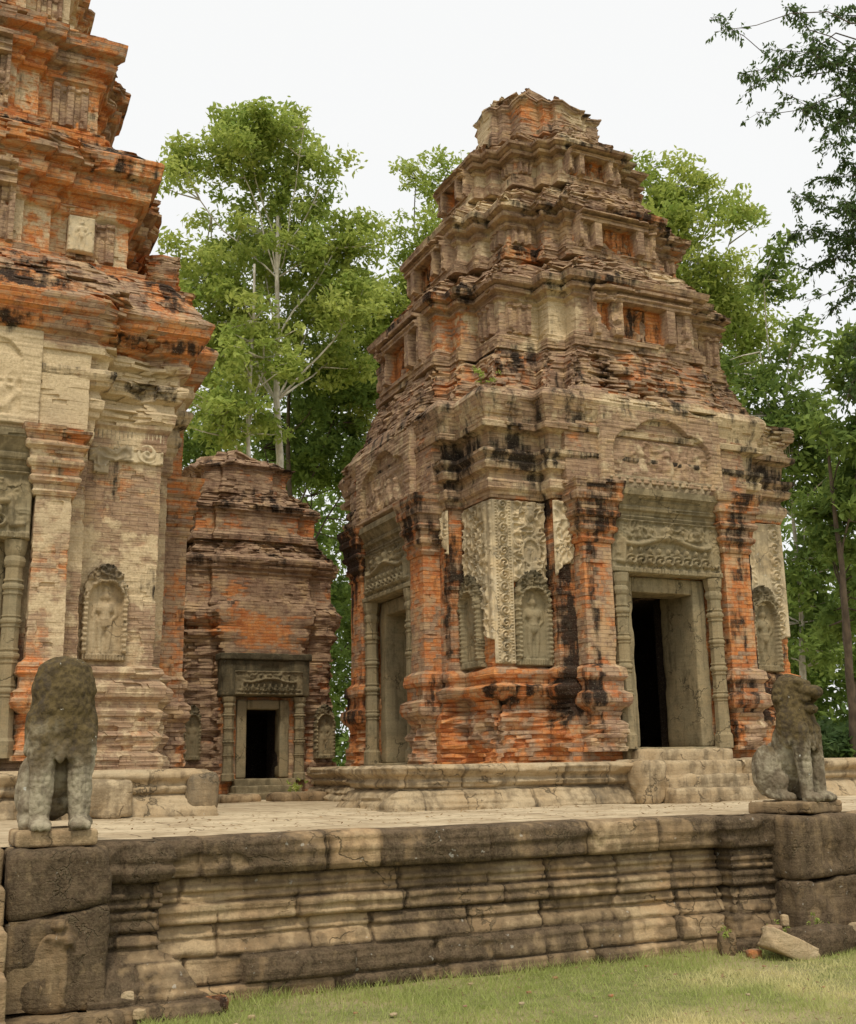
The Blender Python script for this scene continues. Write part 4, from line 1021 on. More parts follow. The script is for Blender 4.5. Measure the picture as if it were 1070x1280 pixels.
# stucco frieze under the cornice
def lfrieze(U, V):
    w = .92; ros = np.hypot((U - .70) / .15, (V - .30) / .13)
    H = .014 + .03 * foliage(U, V, 14, 61)
    H = np.where(np.abs(U - .70) < .17, .02 + .028 * spiral(U - .70, V - .30, .13), H)
    H = np.where(V > .44, .03 + .012 * np.cos(U * 2 * math.pi / .05), H)
    M = (V > .16 + .10 * (fbm(U, V, 0, 5, 62) - .5) - .30 * ((U > .05) & (U < .25))) & ((U > .10) | (V > .0))
    return H, M
relief('stucco_frieze', (LX1 - .90, LY - .004, 5.12), (1, 0), .90, .56, lfrieze, STUCCO, left, res=.0095, back=.012, zone=lambda U, V, H: (.2, 0, .12 + .3 * (U < .5)))
for (i, z0, zw, zc, z1, nx, a, s1, b, s2, sd_, fl) in (
        (.46, 7.84, 8.62, 9.55, 10.0, .38, 1.0, .15, .34, .12, 161, .36),
        (.88, 9.95, 10.80, 11.5, 11.9, .38, .8, .14, .3, .1, 162, .30),
        (1.30, 11.85, 12.5, 12.95, 13.35, .40, .6, .12, .2, .1, 163, .2),
        (1.95, 13.25, 13.7, 14.0, 14.4, .20, .36, .12, 0, 0, 164, .15)):
    tier(left, LX0 + i, LX1 - i, LY + i, LY + LD - i, a, s1, b, s2, z0, zw, zc, z1, nx, zone_left, sd_, flare=fl, rub=.035, brk=.16, body=.2, faces=(0,))
# broken antefix block left standing over the side porch
loft('antefix', rect(2.45, 3.16, 14.7, 15.7), [(6.9, .0), (7.93, .0), (7.96, .09), (8.08, .09), (8.10, .14), (8.22, .15), (8.25, -.02), (8.85, -.05)], 6.9, 8.85, left, ch=.05, bl=.17, rough=.02, ero=lambda X, Y, Z: .06 + 0 * Z, zone=zone_left, brk=.3, seed=181, ztop=.10)
# small seated figure in the corner panel of the second storey
q = Face((LX0 + .46, LY + .46), (1, 0)).p(LW - .92 - .80, .085)
def small_fig(U, V):
    H = .05 + figure(U, V, .17, .02, .44, False) * 1.3; H = np.where((np.abs(U - .17) > .14), .035 + .02 * foliage(U, V, 20, 4), H)
    return H, np.ones(U.shape, bool)
relief('seated_figure', (q[0], q[1], 8.12), (1, 0), .34, .50, small_fig, STUCCO, left, res=.011, back=.03, zone=lambda U, V, H: (.2, 0, .15))
lt = terrace(left, -4.5, 3.05, 12.62, 19.5, 171)
stone_box('corner_block', 2.86, 3.22, 12.50, 13.3, PLAT + .02, TB - .03, PALE, lt, zone=(0, 0, .5), res=.05, rnd=.04, nz=.03, seed=7)
for k, (x, w) in enumerate(((1.15, .34), (1.75, .5))):
    stone_box('stair_cheek', x, x + w, 12.25 + .12 * k, 12.7, PLAT - .02, PLAT + .30 + .1 * k, PALE, lt, zone=(.3, 0, .25), res=.05, rnd=.03, nz=.02, seed=9 + k)

# ================================================================== SMALL TOWER BEHIND
SX, SY, SW = 4.08, 18.8, 2.86
small = thing('brick_tower', (SX + SW / 2, SY + SW / 2, PLAT), 'small crumbling brick tower between the two big ones, with a narrow black doorway', 'tower', 'brick sanctuary towers')
def zone_small(X, Y, Z, n):
    N = fbm(X, Y, Z, .9, 791, 3) - .5; N2 = fbm(X, Y, Z, 2.2, 795, 4) - .5
    c0 = np.exp(-(((X - SX - 1.4) / 1.0) ** 2) - ((Z - 3.9) / .45) ** 2)
    room_shade = (X > SX + .2) & (X < SX + SW - .2) & (Y > SY + .3) & (Y < SY + SW - .1) & (Z < 4)  # brick inside the narrow door coloured black to imitate shade
    N2 = N2 + 3. * room_shade
    return .20 - 9 * room_shade + 1.1 * N2 * (1 - room_shade) + .55 * c0 + .22 * (1 - sst(Z, 3.0, 3.8)), .05 + .25 * N, .26 + .9 * N2 - .3 * c0
pl = cross(SX, SX + SW, SY, SY + SW, .5, .12, 0, 0)
cS = SX + SW / 2; yS = SY - .12
bs = [(cS + q, yS) for q in (-.3, -.25, -.2, -.1, .1, .2, .25, .3)]
al = [(cS - .3, yS), (cS - .3, yS + .7), (cS - .8, yS + .7), (cS - .8, yS + 2.3), (cS + .8, yS + 2.3), (cS + .8, yS + .7), (cS + .3, yS + .7), (cS + .3, yS)]
S1, S2 = notch(pl, 2, bs, al)
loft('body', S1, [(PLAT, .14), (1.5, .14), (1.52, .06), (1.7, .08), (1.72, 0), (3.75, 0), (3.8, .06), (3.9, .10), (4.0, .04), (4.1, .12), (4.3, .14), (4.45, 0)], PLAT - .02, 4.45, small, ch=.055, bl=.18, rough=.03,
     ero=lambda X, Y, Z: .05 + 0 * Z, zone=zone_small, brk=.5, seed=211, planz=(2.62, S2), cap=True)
for (i, z0, zw, zc, z1, nx, a, s1, b, s2, sd_, zt) in (
        (.08, 4.4, 4.95, 5.25, 5.7, .2, .42, .14, 0, 0, 261, 0), (.24, 5.65, 6.05, 6.25, 6.6, .2, .34, .12, 0, 0, 262, 0), (.42, 6.55, 6.95, 7.15, 7.35, .1, .3, .1, 0, 0, 263, .2)):
    tier(small, SX + i, SX + SW - i - (0, .12, .42)[(.08, .24, .42).index(i)], SY + i, SY + SW - i, a, s1, b, s2, z0, zw, zc, z1, nx, zone_small, sd_, flare=.12, rub=.09, brk=.55, panels=False, ztop=zt, body=.12)
sf = Face((SX, SY), (1, 0))
fr = thing('door_frame', (cS, SY - .12, 1.46), None, None); fr.parent = small; fr.location = Vector((cS, SY - .12, 1.46)) - small.location
for sg in (-1, 1): sf.sbox('jamb', SW / 2 + (-.46 if sg < 0 else .29), SW / 2 + (-.29 if sg < 0 else .46), -.1, .20, 1.46, 2.76, GREY, fr, res=.06, seed=3)
sf.sbox('head', SW / 2 - .288, SW / 2 + .288, -.1, .197, 2.6, 2.757, GREY, fr, res=.06, seed=4)
for sg in (-1, 1):
    q = sf.p(SW / 2 + sg * .62, .26); colonette(small, q[0], q[1], 1.42, 2.80, .085)
lo = sf.sbox('lintel', SW / 2 - .78, SW / 2 + .78, 0, .34, 2.80, 3.44, GREY, small, zone=(0, 0, .62), res=.06, rnd=.02, seed=5)
o = sf.p(SW / 2 - .55, .335); relief('lintel_carving', (o[0], o[1], 2.82), (1, 0), 1.2, .42, lintel_hf(1.2, .42, 6), GREY, lo, res=.016, back=.0, zone=lambda U, V, H: (0, 0, .40))
sf.sbox('lintel_slab', SW / 2 - .82, SW / 2 + .80, 0, .40, 3.42, 3.54, GREY, small, zone=(0, 0, .9), res=.06, seed=6)
q = sf.p(.10, .02); niche(small, (q[0], q[1], 1.76), (1, 0), w=.30, h=.92, seed=23, eroded=True)
q = sf.p(SW - .46, .02); niche(small, (q[0], q[1], 1.76), (1, 0), w=.38, h=.95, seed=24, eroded=True)
o = sf.p(SW / 2 - .27, .0); sf.sbox('plaster_panel', SW / 2 - .30, SW / 2 + .04, -.1, -.02, 4.62, 4.88, STUCCO, small, zone=(0, 0, .0), res=.05, seed=8)
sf.sbox('plaster_panel', SW / 2 + .14, SW / 2 + .24, -.1, .0, 4.60, 4.95, STUCCO, small, zone=(0, 0, .0), res=.05, seed=9)
for k, (yy, zz) in enumerate(((17.95, .11), (18.2, .22), (18.42, .33))):
    stone_box('step', cS - .62 + .05 * k, cS + .62 - .04 * k, yy, 18.9, PLAT - .03 + .001 * k, PLAT + zz, GREY, small, zone=(.2, 0, .25), res=.07, seed=190 + k)

# kerb stones and rubble in front of it
def single(name, box, mat, zone, label, cat, group=None, seed=0, rot=None, **k):
    o = stone_box(name, *box, mat, None, zone=zone, seed=seed, **k)
    c = Vector(((box[0] + box[1]) / 2, (box[2] + box[3]) / 2, box[4]))
    me = o.data; me.transform(Matrix.Translation(-c)); o.location = c
    if rot: o.rotation_euler = rot
    return set_props(o, label, cat, group)

# ================================================================== LION STATUES
def lion(x, y, label, worn, seed, rz=0.):
    root = thing('lion_statue', (x, y, PLAT), label, 'statue', 'stone guardian lions')
    parts = []
    def ell(c, r, rot=(0, 0, 0)): parts.append((c, r, rot))
    def cap(a, b, ra, rb, n=7):
        for i in range(n):
            t = i / (n - 1); parts.append((tuple(a[k] + (b[k] - a[k]) * t for k in range(3)), (ra + (rb - ra) * t,) * 3, (0, 0, 0)))
    for q in (-1, 1):
        ell((.17 * q, .30, .27), (.10, .20, .24)); ell((.165 * q, .20, .17), (.085, .17, .13)); cap((.19 * q, .26, .09), (.19 * q, .06, .05), .06, .055)   # haunch, hock, hind foot
        ell((.19 * q, .03, .045), (.065, .09, .05))
        cap((.125 * q, -.12, .62), (.13 * q, -.15, .33), .115, .088); cap((.13 * q, -.15, .33), (.13 * q, -.165, .05), .088, .072, 9)         # fore leg
        ell((.13 * q, -.22, .045), (.082, .12, .05))
        for k in (-1, 0, 1): ell((.13 * q + .045 * k, -.31, .035), (.026, .035, .03))
        ell((.17 * q, -.02, .66), (.085, .16, .20))                                      # shoulder
    ell((0, .24, .30), (.17, .24, .25)); ell((0, .10, .46), (.19, .20, .28)); ell((0, -.02, .66), (.215, .185, .27))
    ell((0, -.08, .72), (.20, .15, .24)); ell((0, .0, .84), (.225, .19, .22))
    if worn:
        ell((0, -.03, .93), (.235, .19, .20)); ell((0, -.02, 1.04), (.205, .17, .13)); ell((0, .0, .75), (.245, .19, .25)); ell((.03, -.13, .92), (.13, .10, .13)); ell((0, -.12, .80), (.20, .12, .14))
        ell((-.06, -.17, .88), (.08, .05, .05)); ell((.07, -.16, .80), (.09, .06, .06)); ell((0, -.17, .68), (.16, .07, .12))
    else:
        ell((0, .03, .93), (.22, .20, .21)); ell((0, -.01, 1.0), (.185, .19, .13)); ell((0, -.04, .70), (.22, .19, .24)); ell((0, -.12, .62), (.17, .10, .16))
        ell((0, -.21, .965), (.12, .17, .062)); ell((0, -.30, .955), (.105, .075, .06)); ell((0, -.31, .985), (.055, .05, .03))     # upper jaw, nose
        ell((0, -.16, .81), (.105, .15, .05)); ell((0, -.11, .74), (.13, .10, .09)); ell((0, -.24, .81), (.07, .06, .032))                                 # lower jaw
        for q in (-1, 1):
            ell((.075 * q, -.17, 1.03), (.035, .035, .033)); ell((.085 * q, -.12, 1.05), (.06, .08, .03)); ell((.185 * q, .05, .95), (.03, .04, .05))   # eye, brow, ear
            ell((.085 * q, -.16, .90), (.03, .10, .05)); ell((.07 * q, -.26, .905), (.014, .016, .03))
        for k in range(9):
            a = math.pi * (k / 8.); ell((math.cos(a) * .19, .07, .90 + math.sin(a) * .17), (.05, .07, .05))
    cap((0, .42, .12), (0, .47, .45), .045, .03)
    # scalloped bib of the mane
    for row in range(4):
        for k in range(9):
            a = math.radians(-180 + 180 * (k + .5 * (row % 2) + .25) / 9); rr = .222 - .008 * row
            zz = .50 + .085 * row - .05 * abs(math.sin(a)) + (.04 if row == 0 else 0)
            ell((math.cos(a) * rr * .98, -.03 + math.sin(a) * rr * .86, zz), (.036, .028, .058))
    import bmesh
    bm = bmesh.new()
    for c, r, rot in parts:
        mt = Matrix.Translation(Vector(c)) @ Matrix.Diagonal((*r, 1))
        bmesh.ops.create_icosphere(bm, subdivisions=2, radius=1, matrix=mt)
    me = bpy.data.meshes.new('body'); bm.to_mesh(me); bm.free()
    o = bpy.data.objects.new('body', me); scene.collection.objects.link(o); o.parent = root; o.location = (0, 0, .095)
    me.materials.append(LIONM)
    md = o.modifiers.new('remesh', 'REMESH'); md.mode = 'VOXEL'; md.voxel_size = .0095; md.use_smooth_shade = True
    sm = o.modifiers.new('smooth', 'SMOOTH'); sm.factor = .5; sm.iterations = 2
    tx = bpy.data.textures.new('stone_pits', 'CLOUDS'); tx.noise_scale = .05; tx.noise_depth = 4
    dm = o.modifiers.new('pits', 'DISPLACE'); dm.texture = tx; dm.strength = .012; dm.mid_level = .5; dm.texture_coords = 'GLOBAL'
    tx2 = bpy.data.textures.new('stone_wear', 'CLOUDS'); tx2.noise_scale = .16; tx2.noise_depth = 2
    dm = o.modifiers.new('wear', 'DISPLACE'); dm.texture = tx2; dm.strength = .022 if worn else .016; dm.mid_level = .5; dm.texture_coords = 'GLOBAL'
    root.rotation_euler.z = rz; root.scale = (.96, .80, 1.05) if not worn else (.98, .85, 1.02)
    return root

# ================================================================== TREES
def leaf_mat(name, a, b, tr):
    t = NT(name)
    o, c, k, rnd = t.attr()
    col = t.mix(rnd, a, b)
    t.color(col); t.b.inputs['Roughness'].default_value = .75; t.b.inputs['Specular IOR Level'].default_value = .2
    tl = t.n('ShaderNodeBsdfTranslucent'); t.put(t.mix(.5, col, tr), tl.inputs[0])
    ms = t.n('ShaderNodeMixShader'); ms.inputs[0].default_value = .42
    t.t.links.new(t.b.outputs[0], ms.inputs[1]); t.t.links.new(tl.outputs[0], ms.inputs[2]); t.t.links.new(ms.outputs[0], t.out.inputs[0])
    return t.m
LEAF_L = leaf_mat('light_leaves', (.18, .27, .05), (.46, .50, .14), (.62, .72, .16))
LEAF_M = leaf_mat('mid_leaves', (.05, .10, .025), (.22, .30, .07), (.42, .54, .12))
LEAF_D = leaf_mat('dark_leaves', (.04, .08, .025), (.11, .16, .055), (.16, .25, .07))
def bark(name, c1, c2):
    t = NT(name); n = t.noise(5, co=t.map((1, 1, .6)), detail=5); t.color(t.mix(t.step(n, .35, .65), c1, c2)); t.bump(n, .02, .6); return t.m
BARK_P = bark('pale_bark', (.66, .62, .54), (.40, .36, .29)); BARK_D = bark('brown_bark', (.13, .10, .07), (.07, .055, .04))

def tube(paths, sides=7):
    """paths: list of [(point, radius), ...] -> verts, faces"""
    V, F = [], []
    for P in paths:
        pts = [np.array(p[0], float) for p in P]; base = len(V)
        for i, (p, r) in enumerate(zip(pts, [q[1] for q in P])):
            t = pts[min(i + 1, len(pts) - 1)] - pts[max(i - 1, 0)]; t /= max(np.linalg.norm(t), 1e-6)
            a = np.cross(t, [0, 0, 1.] if abs(t[2]) < .9 else [1., 0, 0]); a /= np.linalg.norm(a); b = np.cross(t, a)
            for k in range(sides):
                an = 2 * math.pi * k / sides; V.append(p + r * (a * math.cos(an) + b * math.sin(an)))
        for i in range(len(pts) - 1):
            for k in range(sides):
                F.append([base + i * sides + k, base + i * sides + (k + 1) % sides, base + (i + 1) * sides + (k + 1) % sides, base + (i + 1) * sides + k])
    return np.array(V), F
def wiggle(a, b, r0, r1, n=7, amp=.05, rg=None):
    a = np.array(a, float); b = np.array(b, float); L = np.linalg.norm(b - a); w = np.zeros(3); out = []
    for i in range(n + 1):
        t = i / n; out.append((a + (b - a) * t + w * math.sin(math.pi * t) , r0 + (r1 - r0) * t)); w = w + rg.normal(0, amp * L * .35, 3)
    return out
def crown_mesh(clumps, leaf, rg, per, flat=.7):
    """clumps: (centre, radius). Leaves scattered through every clump, denser towards its shell."""
    C = np.array([c[0] for c in clumps]); Rr = np.array([c[1] for c in clumps]); n = len(C)
    cnt = np.maximum(8, (per * (Rr / Rr.mean()) ** 2)).astype(int); idx = np.repeat(np.arange(n), cnt); N = len(idx)
    d = rg.normal(size=(N, 3)); d /= np.linalg.norm(d, axis=1)[:, None]
    rad = Rr[idx] * (rg.random(N) ** .45) * rg.uniform(.7, 1.12, N); P = C[idx] + d * rad[:, None] * np.array([1, 1, flat])
    nrm = rg.normal(size=(N, 3)) + np.array([0, 0, .9]); nrm /= np.linalg.norm(nrm, axis=1)[:, None]
    a = np.cross(nrm, rg.normal(size=(N, 3))); a /= np.linalg.norm(a, axis=1)[:, None]; b = np.cross(nrm, a)
    s = leaf * rg.uniform(.6, 1.3, N)[:, None]
    V = np.stack([P - a * s, P + b * s * .42 + nrm * s * .1, P + a * s, P - b * s * .42 + nrm * s * .1], 1).reshape(-1, 3)
    F = np.arange(4 * N).reshape(N, 4)
    tone = np.clip(.5 + .35 * (rg.random(n)[idx] - .5) * 2 + .25 * (rg.random(N) - .5) * 2, 0, 1)
    col = np.zeros((4 * N, 4)); col[:, 3] = np.repeat(tone, 4)
    return V, F, col
def tree(base, lobes, leaf, mat, barkm, label, group, seed, trunk_r=.22, per=70, cs=.9, density=1., trunks=None, twigs=True, flat=.7, gap=.0, name='tree', cat='tree'):
    """lobes: (centre, (rx, ry, rz)); clumps are sown through every lobe; limbs run from the trunk into the lobes"""
    rg = np.random.default_rng(seed)
    root = thing(name, tuple(base), label, cat, group)
    clumps = []
    for c, r in lobes:
        c = np.array(c, float); r = np.array(r, float); vol = r.prod(); m = max(4, int(density * 4.2 * vol / cs ** 3))
        d = rg.normal(size=(m, 3)); d /= np.linalg.norm(d, axis=1)[:, None]; q = c + d * (rg.random(m) ** .5)[:, None] * r
        for p in q:
            if gap and fbm(p[0], p[1], p[2], .35, seed, 2) < gap: continue
            clumps.append((p, cs * rg.uniform(.45, 1.0)))
    V, F, col = crown_mesh(clumps, leaf, rg, per, flat)
    mesh_obj('crown', V, F, mat, root, col=col, uv=V[:, :2])
    paths = []
    base = np.array(base, float); allc = np.array([c for c, r in lobes]); topc = allc.mean(0); zmin = min(c[2] - r[2] for c, r in lobes)
    for tp in (trunks or [(base, topc + np.array([0, 0, .2]), trunk_r)]):
        a, b, r0 = tp; L = wiggle(a, b, r0, r0 * .25, 10, .012, rg); paths.append(L)
        pts = np.array([p[0] for p in L])
        for c, r in lobes:
            c = np.array(c, float); k = int(np.clip(np.argmin(np.abs(pts[:, 2] - (c[2] - r[2] * 1.3 - 1.0))), 2, 9))
            if np.linalg.norm(c - pts[k]) < 12: paths.append(wiggle(pts[k], c, L[k][1] * .4, .02, 6, .05, rg))
    if twigs:
        sel = rg.choice(len(clumps), min(len(clumps), 110), replace=False); skel = np.array([p[0] for P in paths for p in P[2:]])
        for i in sel:
            c = clumps[i][0]; k = np.argmin(np.linalg.norm(skel - c, axis=1) + .6 * np.maximum(0, skel[:, 2] - c[2]))
            paths.append(wiggle(skel[k], c, .03, .012, 4, .06, rg))
    V, F = tube(paths); mesh_obj('trunk', V, F, barkm, root, col=np.tile([0, 0, 0, .5], (len(V), 1)), uv=V[:, :2], smooth=True)
    return root
def L(px, py, dist, rx, rz, ry=None):
    """a lobe of foliage in a given direction and distance, sizes in metres"""
    return (at(px, py, dist), (rx, ry or rx, rz))
def foot(px, dist):
    p = at(px, 950, dist); return np.array([p[0], p[1], -.05])
GR = 'trees behind the temple'
mpp = lambda d, p: d * p / FPX
# the tall light tree seen between the towers
D = 38
tree(foot(352, D), [L(300, 200, D, 2.2, 1.7), L(360, 190, D + 1, 1.7, 1.5), L(250, 250, D, 1.7, 1.9), L(400, 235, D, 1.3, 1.6), L(330, 290, D + 1, 3.0, 1.9), L(420, 310, D, 1.8, 1.5), L(260, 350, D, 1.9, 2.2), L(450, 290, D + 1, .9, 1.0),
      L(400, 385, D + 2, 2.3, 1.6), L(440, 390, D, 1.5, 1.5), L(285, 440, D + 1, 2.0, 1.6), L(415, 450, D + 2, 1.6, 1.3), L(310, 160, D, 1.4, .7), L(380, 160, D, 1.0, .6)],
     .125, LEAF_L, BARK_P, 'tall light green tree with a white trunk rising between the two big towers', GR, 301, per=66, cs=.75, density=1.0, gap=.40,
     trunks=[(foot(352, D), at(347, 270, D), .24)])
tree(foot(328, 36), [L(285, 520, 36, 1.9, 1.3), L(330, 430, 36, 1.6, 1.6)], .13, LEAF_L, BARK_P, 'slender pale trunked tree left of the white trunk, branching low', GR, 302, per=55, cs=.7, density=.9,
     trunks=[(foot(332, 36), at(318, 330, 36), .15)])
tree(foot(378, 42), [L(420, 500, 43, 3.2, 2.4), L(330, 560, 44, 2.6, 1.8), L(270, 560, 44, 2.2, 2.0), L(440, 600, 44, 2.2, 2.6), L(410, 700, 44, 2.2, 2.2), L(440, 800, 44, 2.0, 2.4), L(280, 460, 45, 2.4, 2.0), L(390, 620, 46, 2.4, 2.2)],
     .14, LEAF_M, BARK_D, 'dense green tree behind the small tower, dark crown reaching low', GR, 303, per=76, cs=.85, density=.9, gap=.42, trunks=[(foot(378, 42), at(362, 420, 42), .2)])
D = 44
tree(foot(500, D), [L(520, 225, D, 1.2, 1.1), L(560, 215, D, .9, .9), L(500, 290, D, 1.6, 2.0), L(550, 290, D, 2.0, 2.0), L(470, 380, D, 1.9, 2.2), L(530, 390, D, 2.6, 2.6), L(470, 480, D, 2.0, 2.5), L(455, 430, D, 1.6, 1.8)],
     .125, LEAF_L, BARK_D, 'feathery pale tree half hidden by the left shoulder of the ruined tower', GR, 304, per=50, cs=.75, density=.95, gap=.42)
D = 40
tree(foot(870, D), [L(805, 215, D, .9, .8), L(840, 245, D, 1.6, 1.3), L(880, 290, D, 2.0, 1.8), L(920, 280, D, 1.0, 1.2), L(830, 310, D, 2.0, 2.2), L(900, 360, D, 2.0, 1.4), L(860, 400, D, 2.2, 1.5), L(930, 420, D, 1.6, 1.4), L(900, 470, D, 1.8, 1.2)],
     .125, LEAF_L, BARK_P, 'airy light green tree behind the right shoulder of the ruined tower', GR, 305, per=50, cs=.7, density=1.0, gap=.42)
D = 36
tree(foot(985, D), [L(955, 350, D, 1.3, 1.4), L(950, 440, D, 1.8, 1.6), L(985, 450, D, 1.3, 1.6), L(960, 520, D, 2.0, 1.2), L(1000, 540, D, 1.3, 1.5), L(1010, 620, D, 1.8, 1.6), L(1000, 700, D, 1.6, 1.6), L(1010, 790, D, 1.6, 1.6)],
     .14, LEAF_M, BARK_P, 'mid green tree with thin pale stems just right of the ruined tower', GR, 306, per=58, cs=.75, density=.95, gap=.40, trunks=[(foot(1003, D), at(990, 560, D), .14)])
D = 30
tree(foot(1066, D), [L(1075, 560, D, 1.3, 1.8), L(1085, 700, D, 1.3, 2.2), L(1040, 640, D + 1, 1.1, 1.4), L(1100, 440, D, 1.4, 1.6), L(1050, 730, D + 2, 1.2, 1.6)],
     .15, LEAF_M, BARK_D, 'brown trunked tree at the right edge beyond the platform', GR, 307, per=60, cs=.65, density=.95, gap=.40, trunks=[(foot(1068, D), at(1035, 560, D), .16)])
# nearer tree whose drooping sprays hang in from the right
def spray_tree():
    rg = np.random.default_rng(308); D = 16
    root = thing('overhanging_tree', tuple(foot(1290, 18)), 'dark leafy sprays of a nearer tree hanging in from the upper right', 'tree')
    hub1, hub2 = at(1230, 130, 17), at(1220, 330, 17); tb = foot(1290, 18)
    paths = [wiggle(tb, at(1275, -60, 18), .26, .12, 12, .01, rg)]
    tr = np.array([q[0] for q in paths[0]]); paths.append(wiggle(tr[9], hub1, .10, .05, 5, .04, rg)); paths.append(wiggle(tr[6], hub2, .10, .05, 5, .04, rg))
    P, Dr, S = [], [], []
    # branch tips (photo direction) with the length of leafy part in metres and leaf count
    tips = [(925, 92, 2.3, 330), (960, 62, 1.6, 170), (945, 140, .5, 45), (985, 118, 1.5, 230), (1000, 140, 1.2, 130), (1025, 20, 1.6, 260), (985, 8, .9, 120), (1060, 60, 1.4, 240), (888, 22, .5, 50), (893, 40, .3, 25), (940, 108, 1.2, 130),
            (1030, 160, .8, 90), (1065, 130, 1.0, 160), (1028, 180, .6, 80), (990, 245, 1.1, 150), (1015, 225, 1.0, 160), (985, 290, .8, 90), (1010, 290, 1.3, 260), (1030, 330, 1.3, 300), (1000, 340, .9, 120), (1060, 350, 1.2, 300),
            (1055, 250, 1.2, 250), (1005, 378, .35, 30), (1080, 400, 1.2, 260), (1100, 480, 1.4, 300), (1050, 200, .9, 130), (1120, 20, 1.5, 300), (1120, 200, 1.4, 300), (1010, 60, 1.2, 130), (1050, 150, 1.2, 200), (1045, 300, 1.1, 220), (1068, 300, 1.2, 300), (1040, 390, .9, 150), (1066, 440, 1.0, 220), (1058, 500, 1.0, 200), (1072, 220, 1.2, 260), (1040, 100, 1.1, 200), (1062, 10, 1.1, 200), (1015, 45, 1.0, 140)]
    for px, py, ln, n in tips:
        e = at(px, py, D + rg.uniform(-.7, .7)); hub = hub1 if py < 190 else hub2
        w = wiggle(hub, e, .018, .004, 9, .09, rg); pts = np.array([q[0] for q in w]); pts[:, 2] += np.sin(np.linspace(0, math.pi, len(pts))) * .25; w = [(p, q[1]) for p, q in zip(pts, w)]; paths.append(w)
        L_ = np.linalg.norm(e - hub); t0 = max(0., 1 - ln / L_)
        ks = max(3, n // 5)
        for k in range(ks):
            t = t0 + (1 - t0) * rg.random() ** .8; f_ = t * (len(pts) - 1); i = min(int(f_), len(pts) - 2); c = pts[i] + (pts[i + 1] - pts[i]) * (f_ - i)
            side = rg.normal(0, 1, 3) * np.array([1, 1, .6]); side /= np.linalg.norm(side); tl = rg.uniform(.08, .30); tip = c + side * tl + np.array([0, 0, -.35 * tl]); paths.append([(c, .003), (tip, .0015)])
            for j in range(11):
                u = rg.uniform(.2, 1.05); P.append(c + (tip - c) * u + rg.normal(0, .022, 3)); v = side * .6 + rg.normal(0, .5, 3) + np.array([0, 0, -.7]); Dr.append(v / np.linalg.norm(v)); S.append(rg.uniform(.038, .072))
    P = np.array(P); Dr = np.array(Dr); S = np.array(S)[:, None]; N = len(P); b = np.cross(Dr, rg.normal(size=(N, 3))); b /= np.linalg.norm(b, axis=1)[:, None]
    V = np.stack([P - Dr * S * .2, P + Dr * S * .5 + b * S * .30, P + Dr * S * 1.25, P + Dr * S * .5 - b * S * .30], 1).reshape(-1, 3)
    col = np.zeros((4 * N, 4)); col[:, 3] = np.repeat(rg.random(N), 4)
    mesh_obj('crown', V, np.arange(4 * N).reshape(N, 4), LEAF_D, root, col=col, uv=V[:, :2])
    V, F = tube(paths, 5); mesh_obj('trunk', V, F, BARK_D, root, col=np.tile([0, 0, 0, .5], (len(V), 1)), uv=V[:, :2], smooth=True)
spray_tree()
# low scrub and the wood's edge behind
BG = 'bushes at the back of the temple'
for i, (px, d, r, h, mt_) in enumerate(((1010, 31, 1.7, 1.7, LEAF_D), (1058, 33, 1.9, 2.0, LEAF_D), (975, 38, 2.0, 2.0, LEAF_D), (1100, 30, 1.6, 1.6, LEAF_M))):
    p = foot(px, d)
    tree(p, [((p[0], p[1], h * .75), (r, r, h * .8))], .14, mt_, BARK_D, ('dark rounded bush beyond the platform just right of the ruined tower', 'largest dark bush beyond the platform at the right edge',
         'dark bush hidden low behind the ruined tower', 'mid green bush beyond the platform past the right edge')[i], BG, 320 + i, per=55, cs=.55, density=1., trunk_r=.06, twigs=False, name='bush', cat='bush')
# the far wood: one mass of trees behind everything
rg = np.random.default_rng(400); cl = []
for px, top, d in [(x_, t_, d_) for x_, t_, d_ in ((215, 520, 60), (262, 480, 62), (305, 600, 60), (350, 500, 66), (400, 560, 60), (430, 520, 64), (470, 560, 60), (540, 600, 64), (-120, 500, 60), (0, 520, 64), (100, 520, 60),
        (940, 600, 60), (985, 620, 58), (1030, 720, 58), (1075, 680, 60), (1120, 600, 58), (1180, 560, 60), (1300, 500, 60), (1420, 520, 60), (1560, 480, 60), (1720, 470, 62), (1900, 470, 64), (-260, 480, 60), (-420, 460, 62))]:
    topz = at(px, top, d)[2]; b0 = at(px, 900, d)
    for k in range(95):
        z = rg.uniform(.5, topz); cl.append((np.array([b0[0] + rg.normal(0, 1.7), b0[1] + rg.normal(0, 1.7), z]), rg.uniform(.6, 1.2)))
V, F, col = crown_mesh(cl, .26, rg, 34, .8)
set_props(mesh_obj('far_wood', V, F, LEAF_M, None, col=col, uv=V[:, :2]), 'dense green wood standing far behind the temple towers', 'wood', kind='stuff')

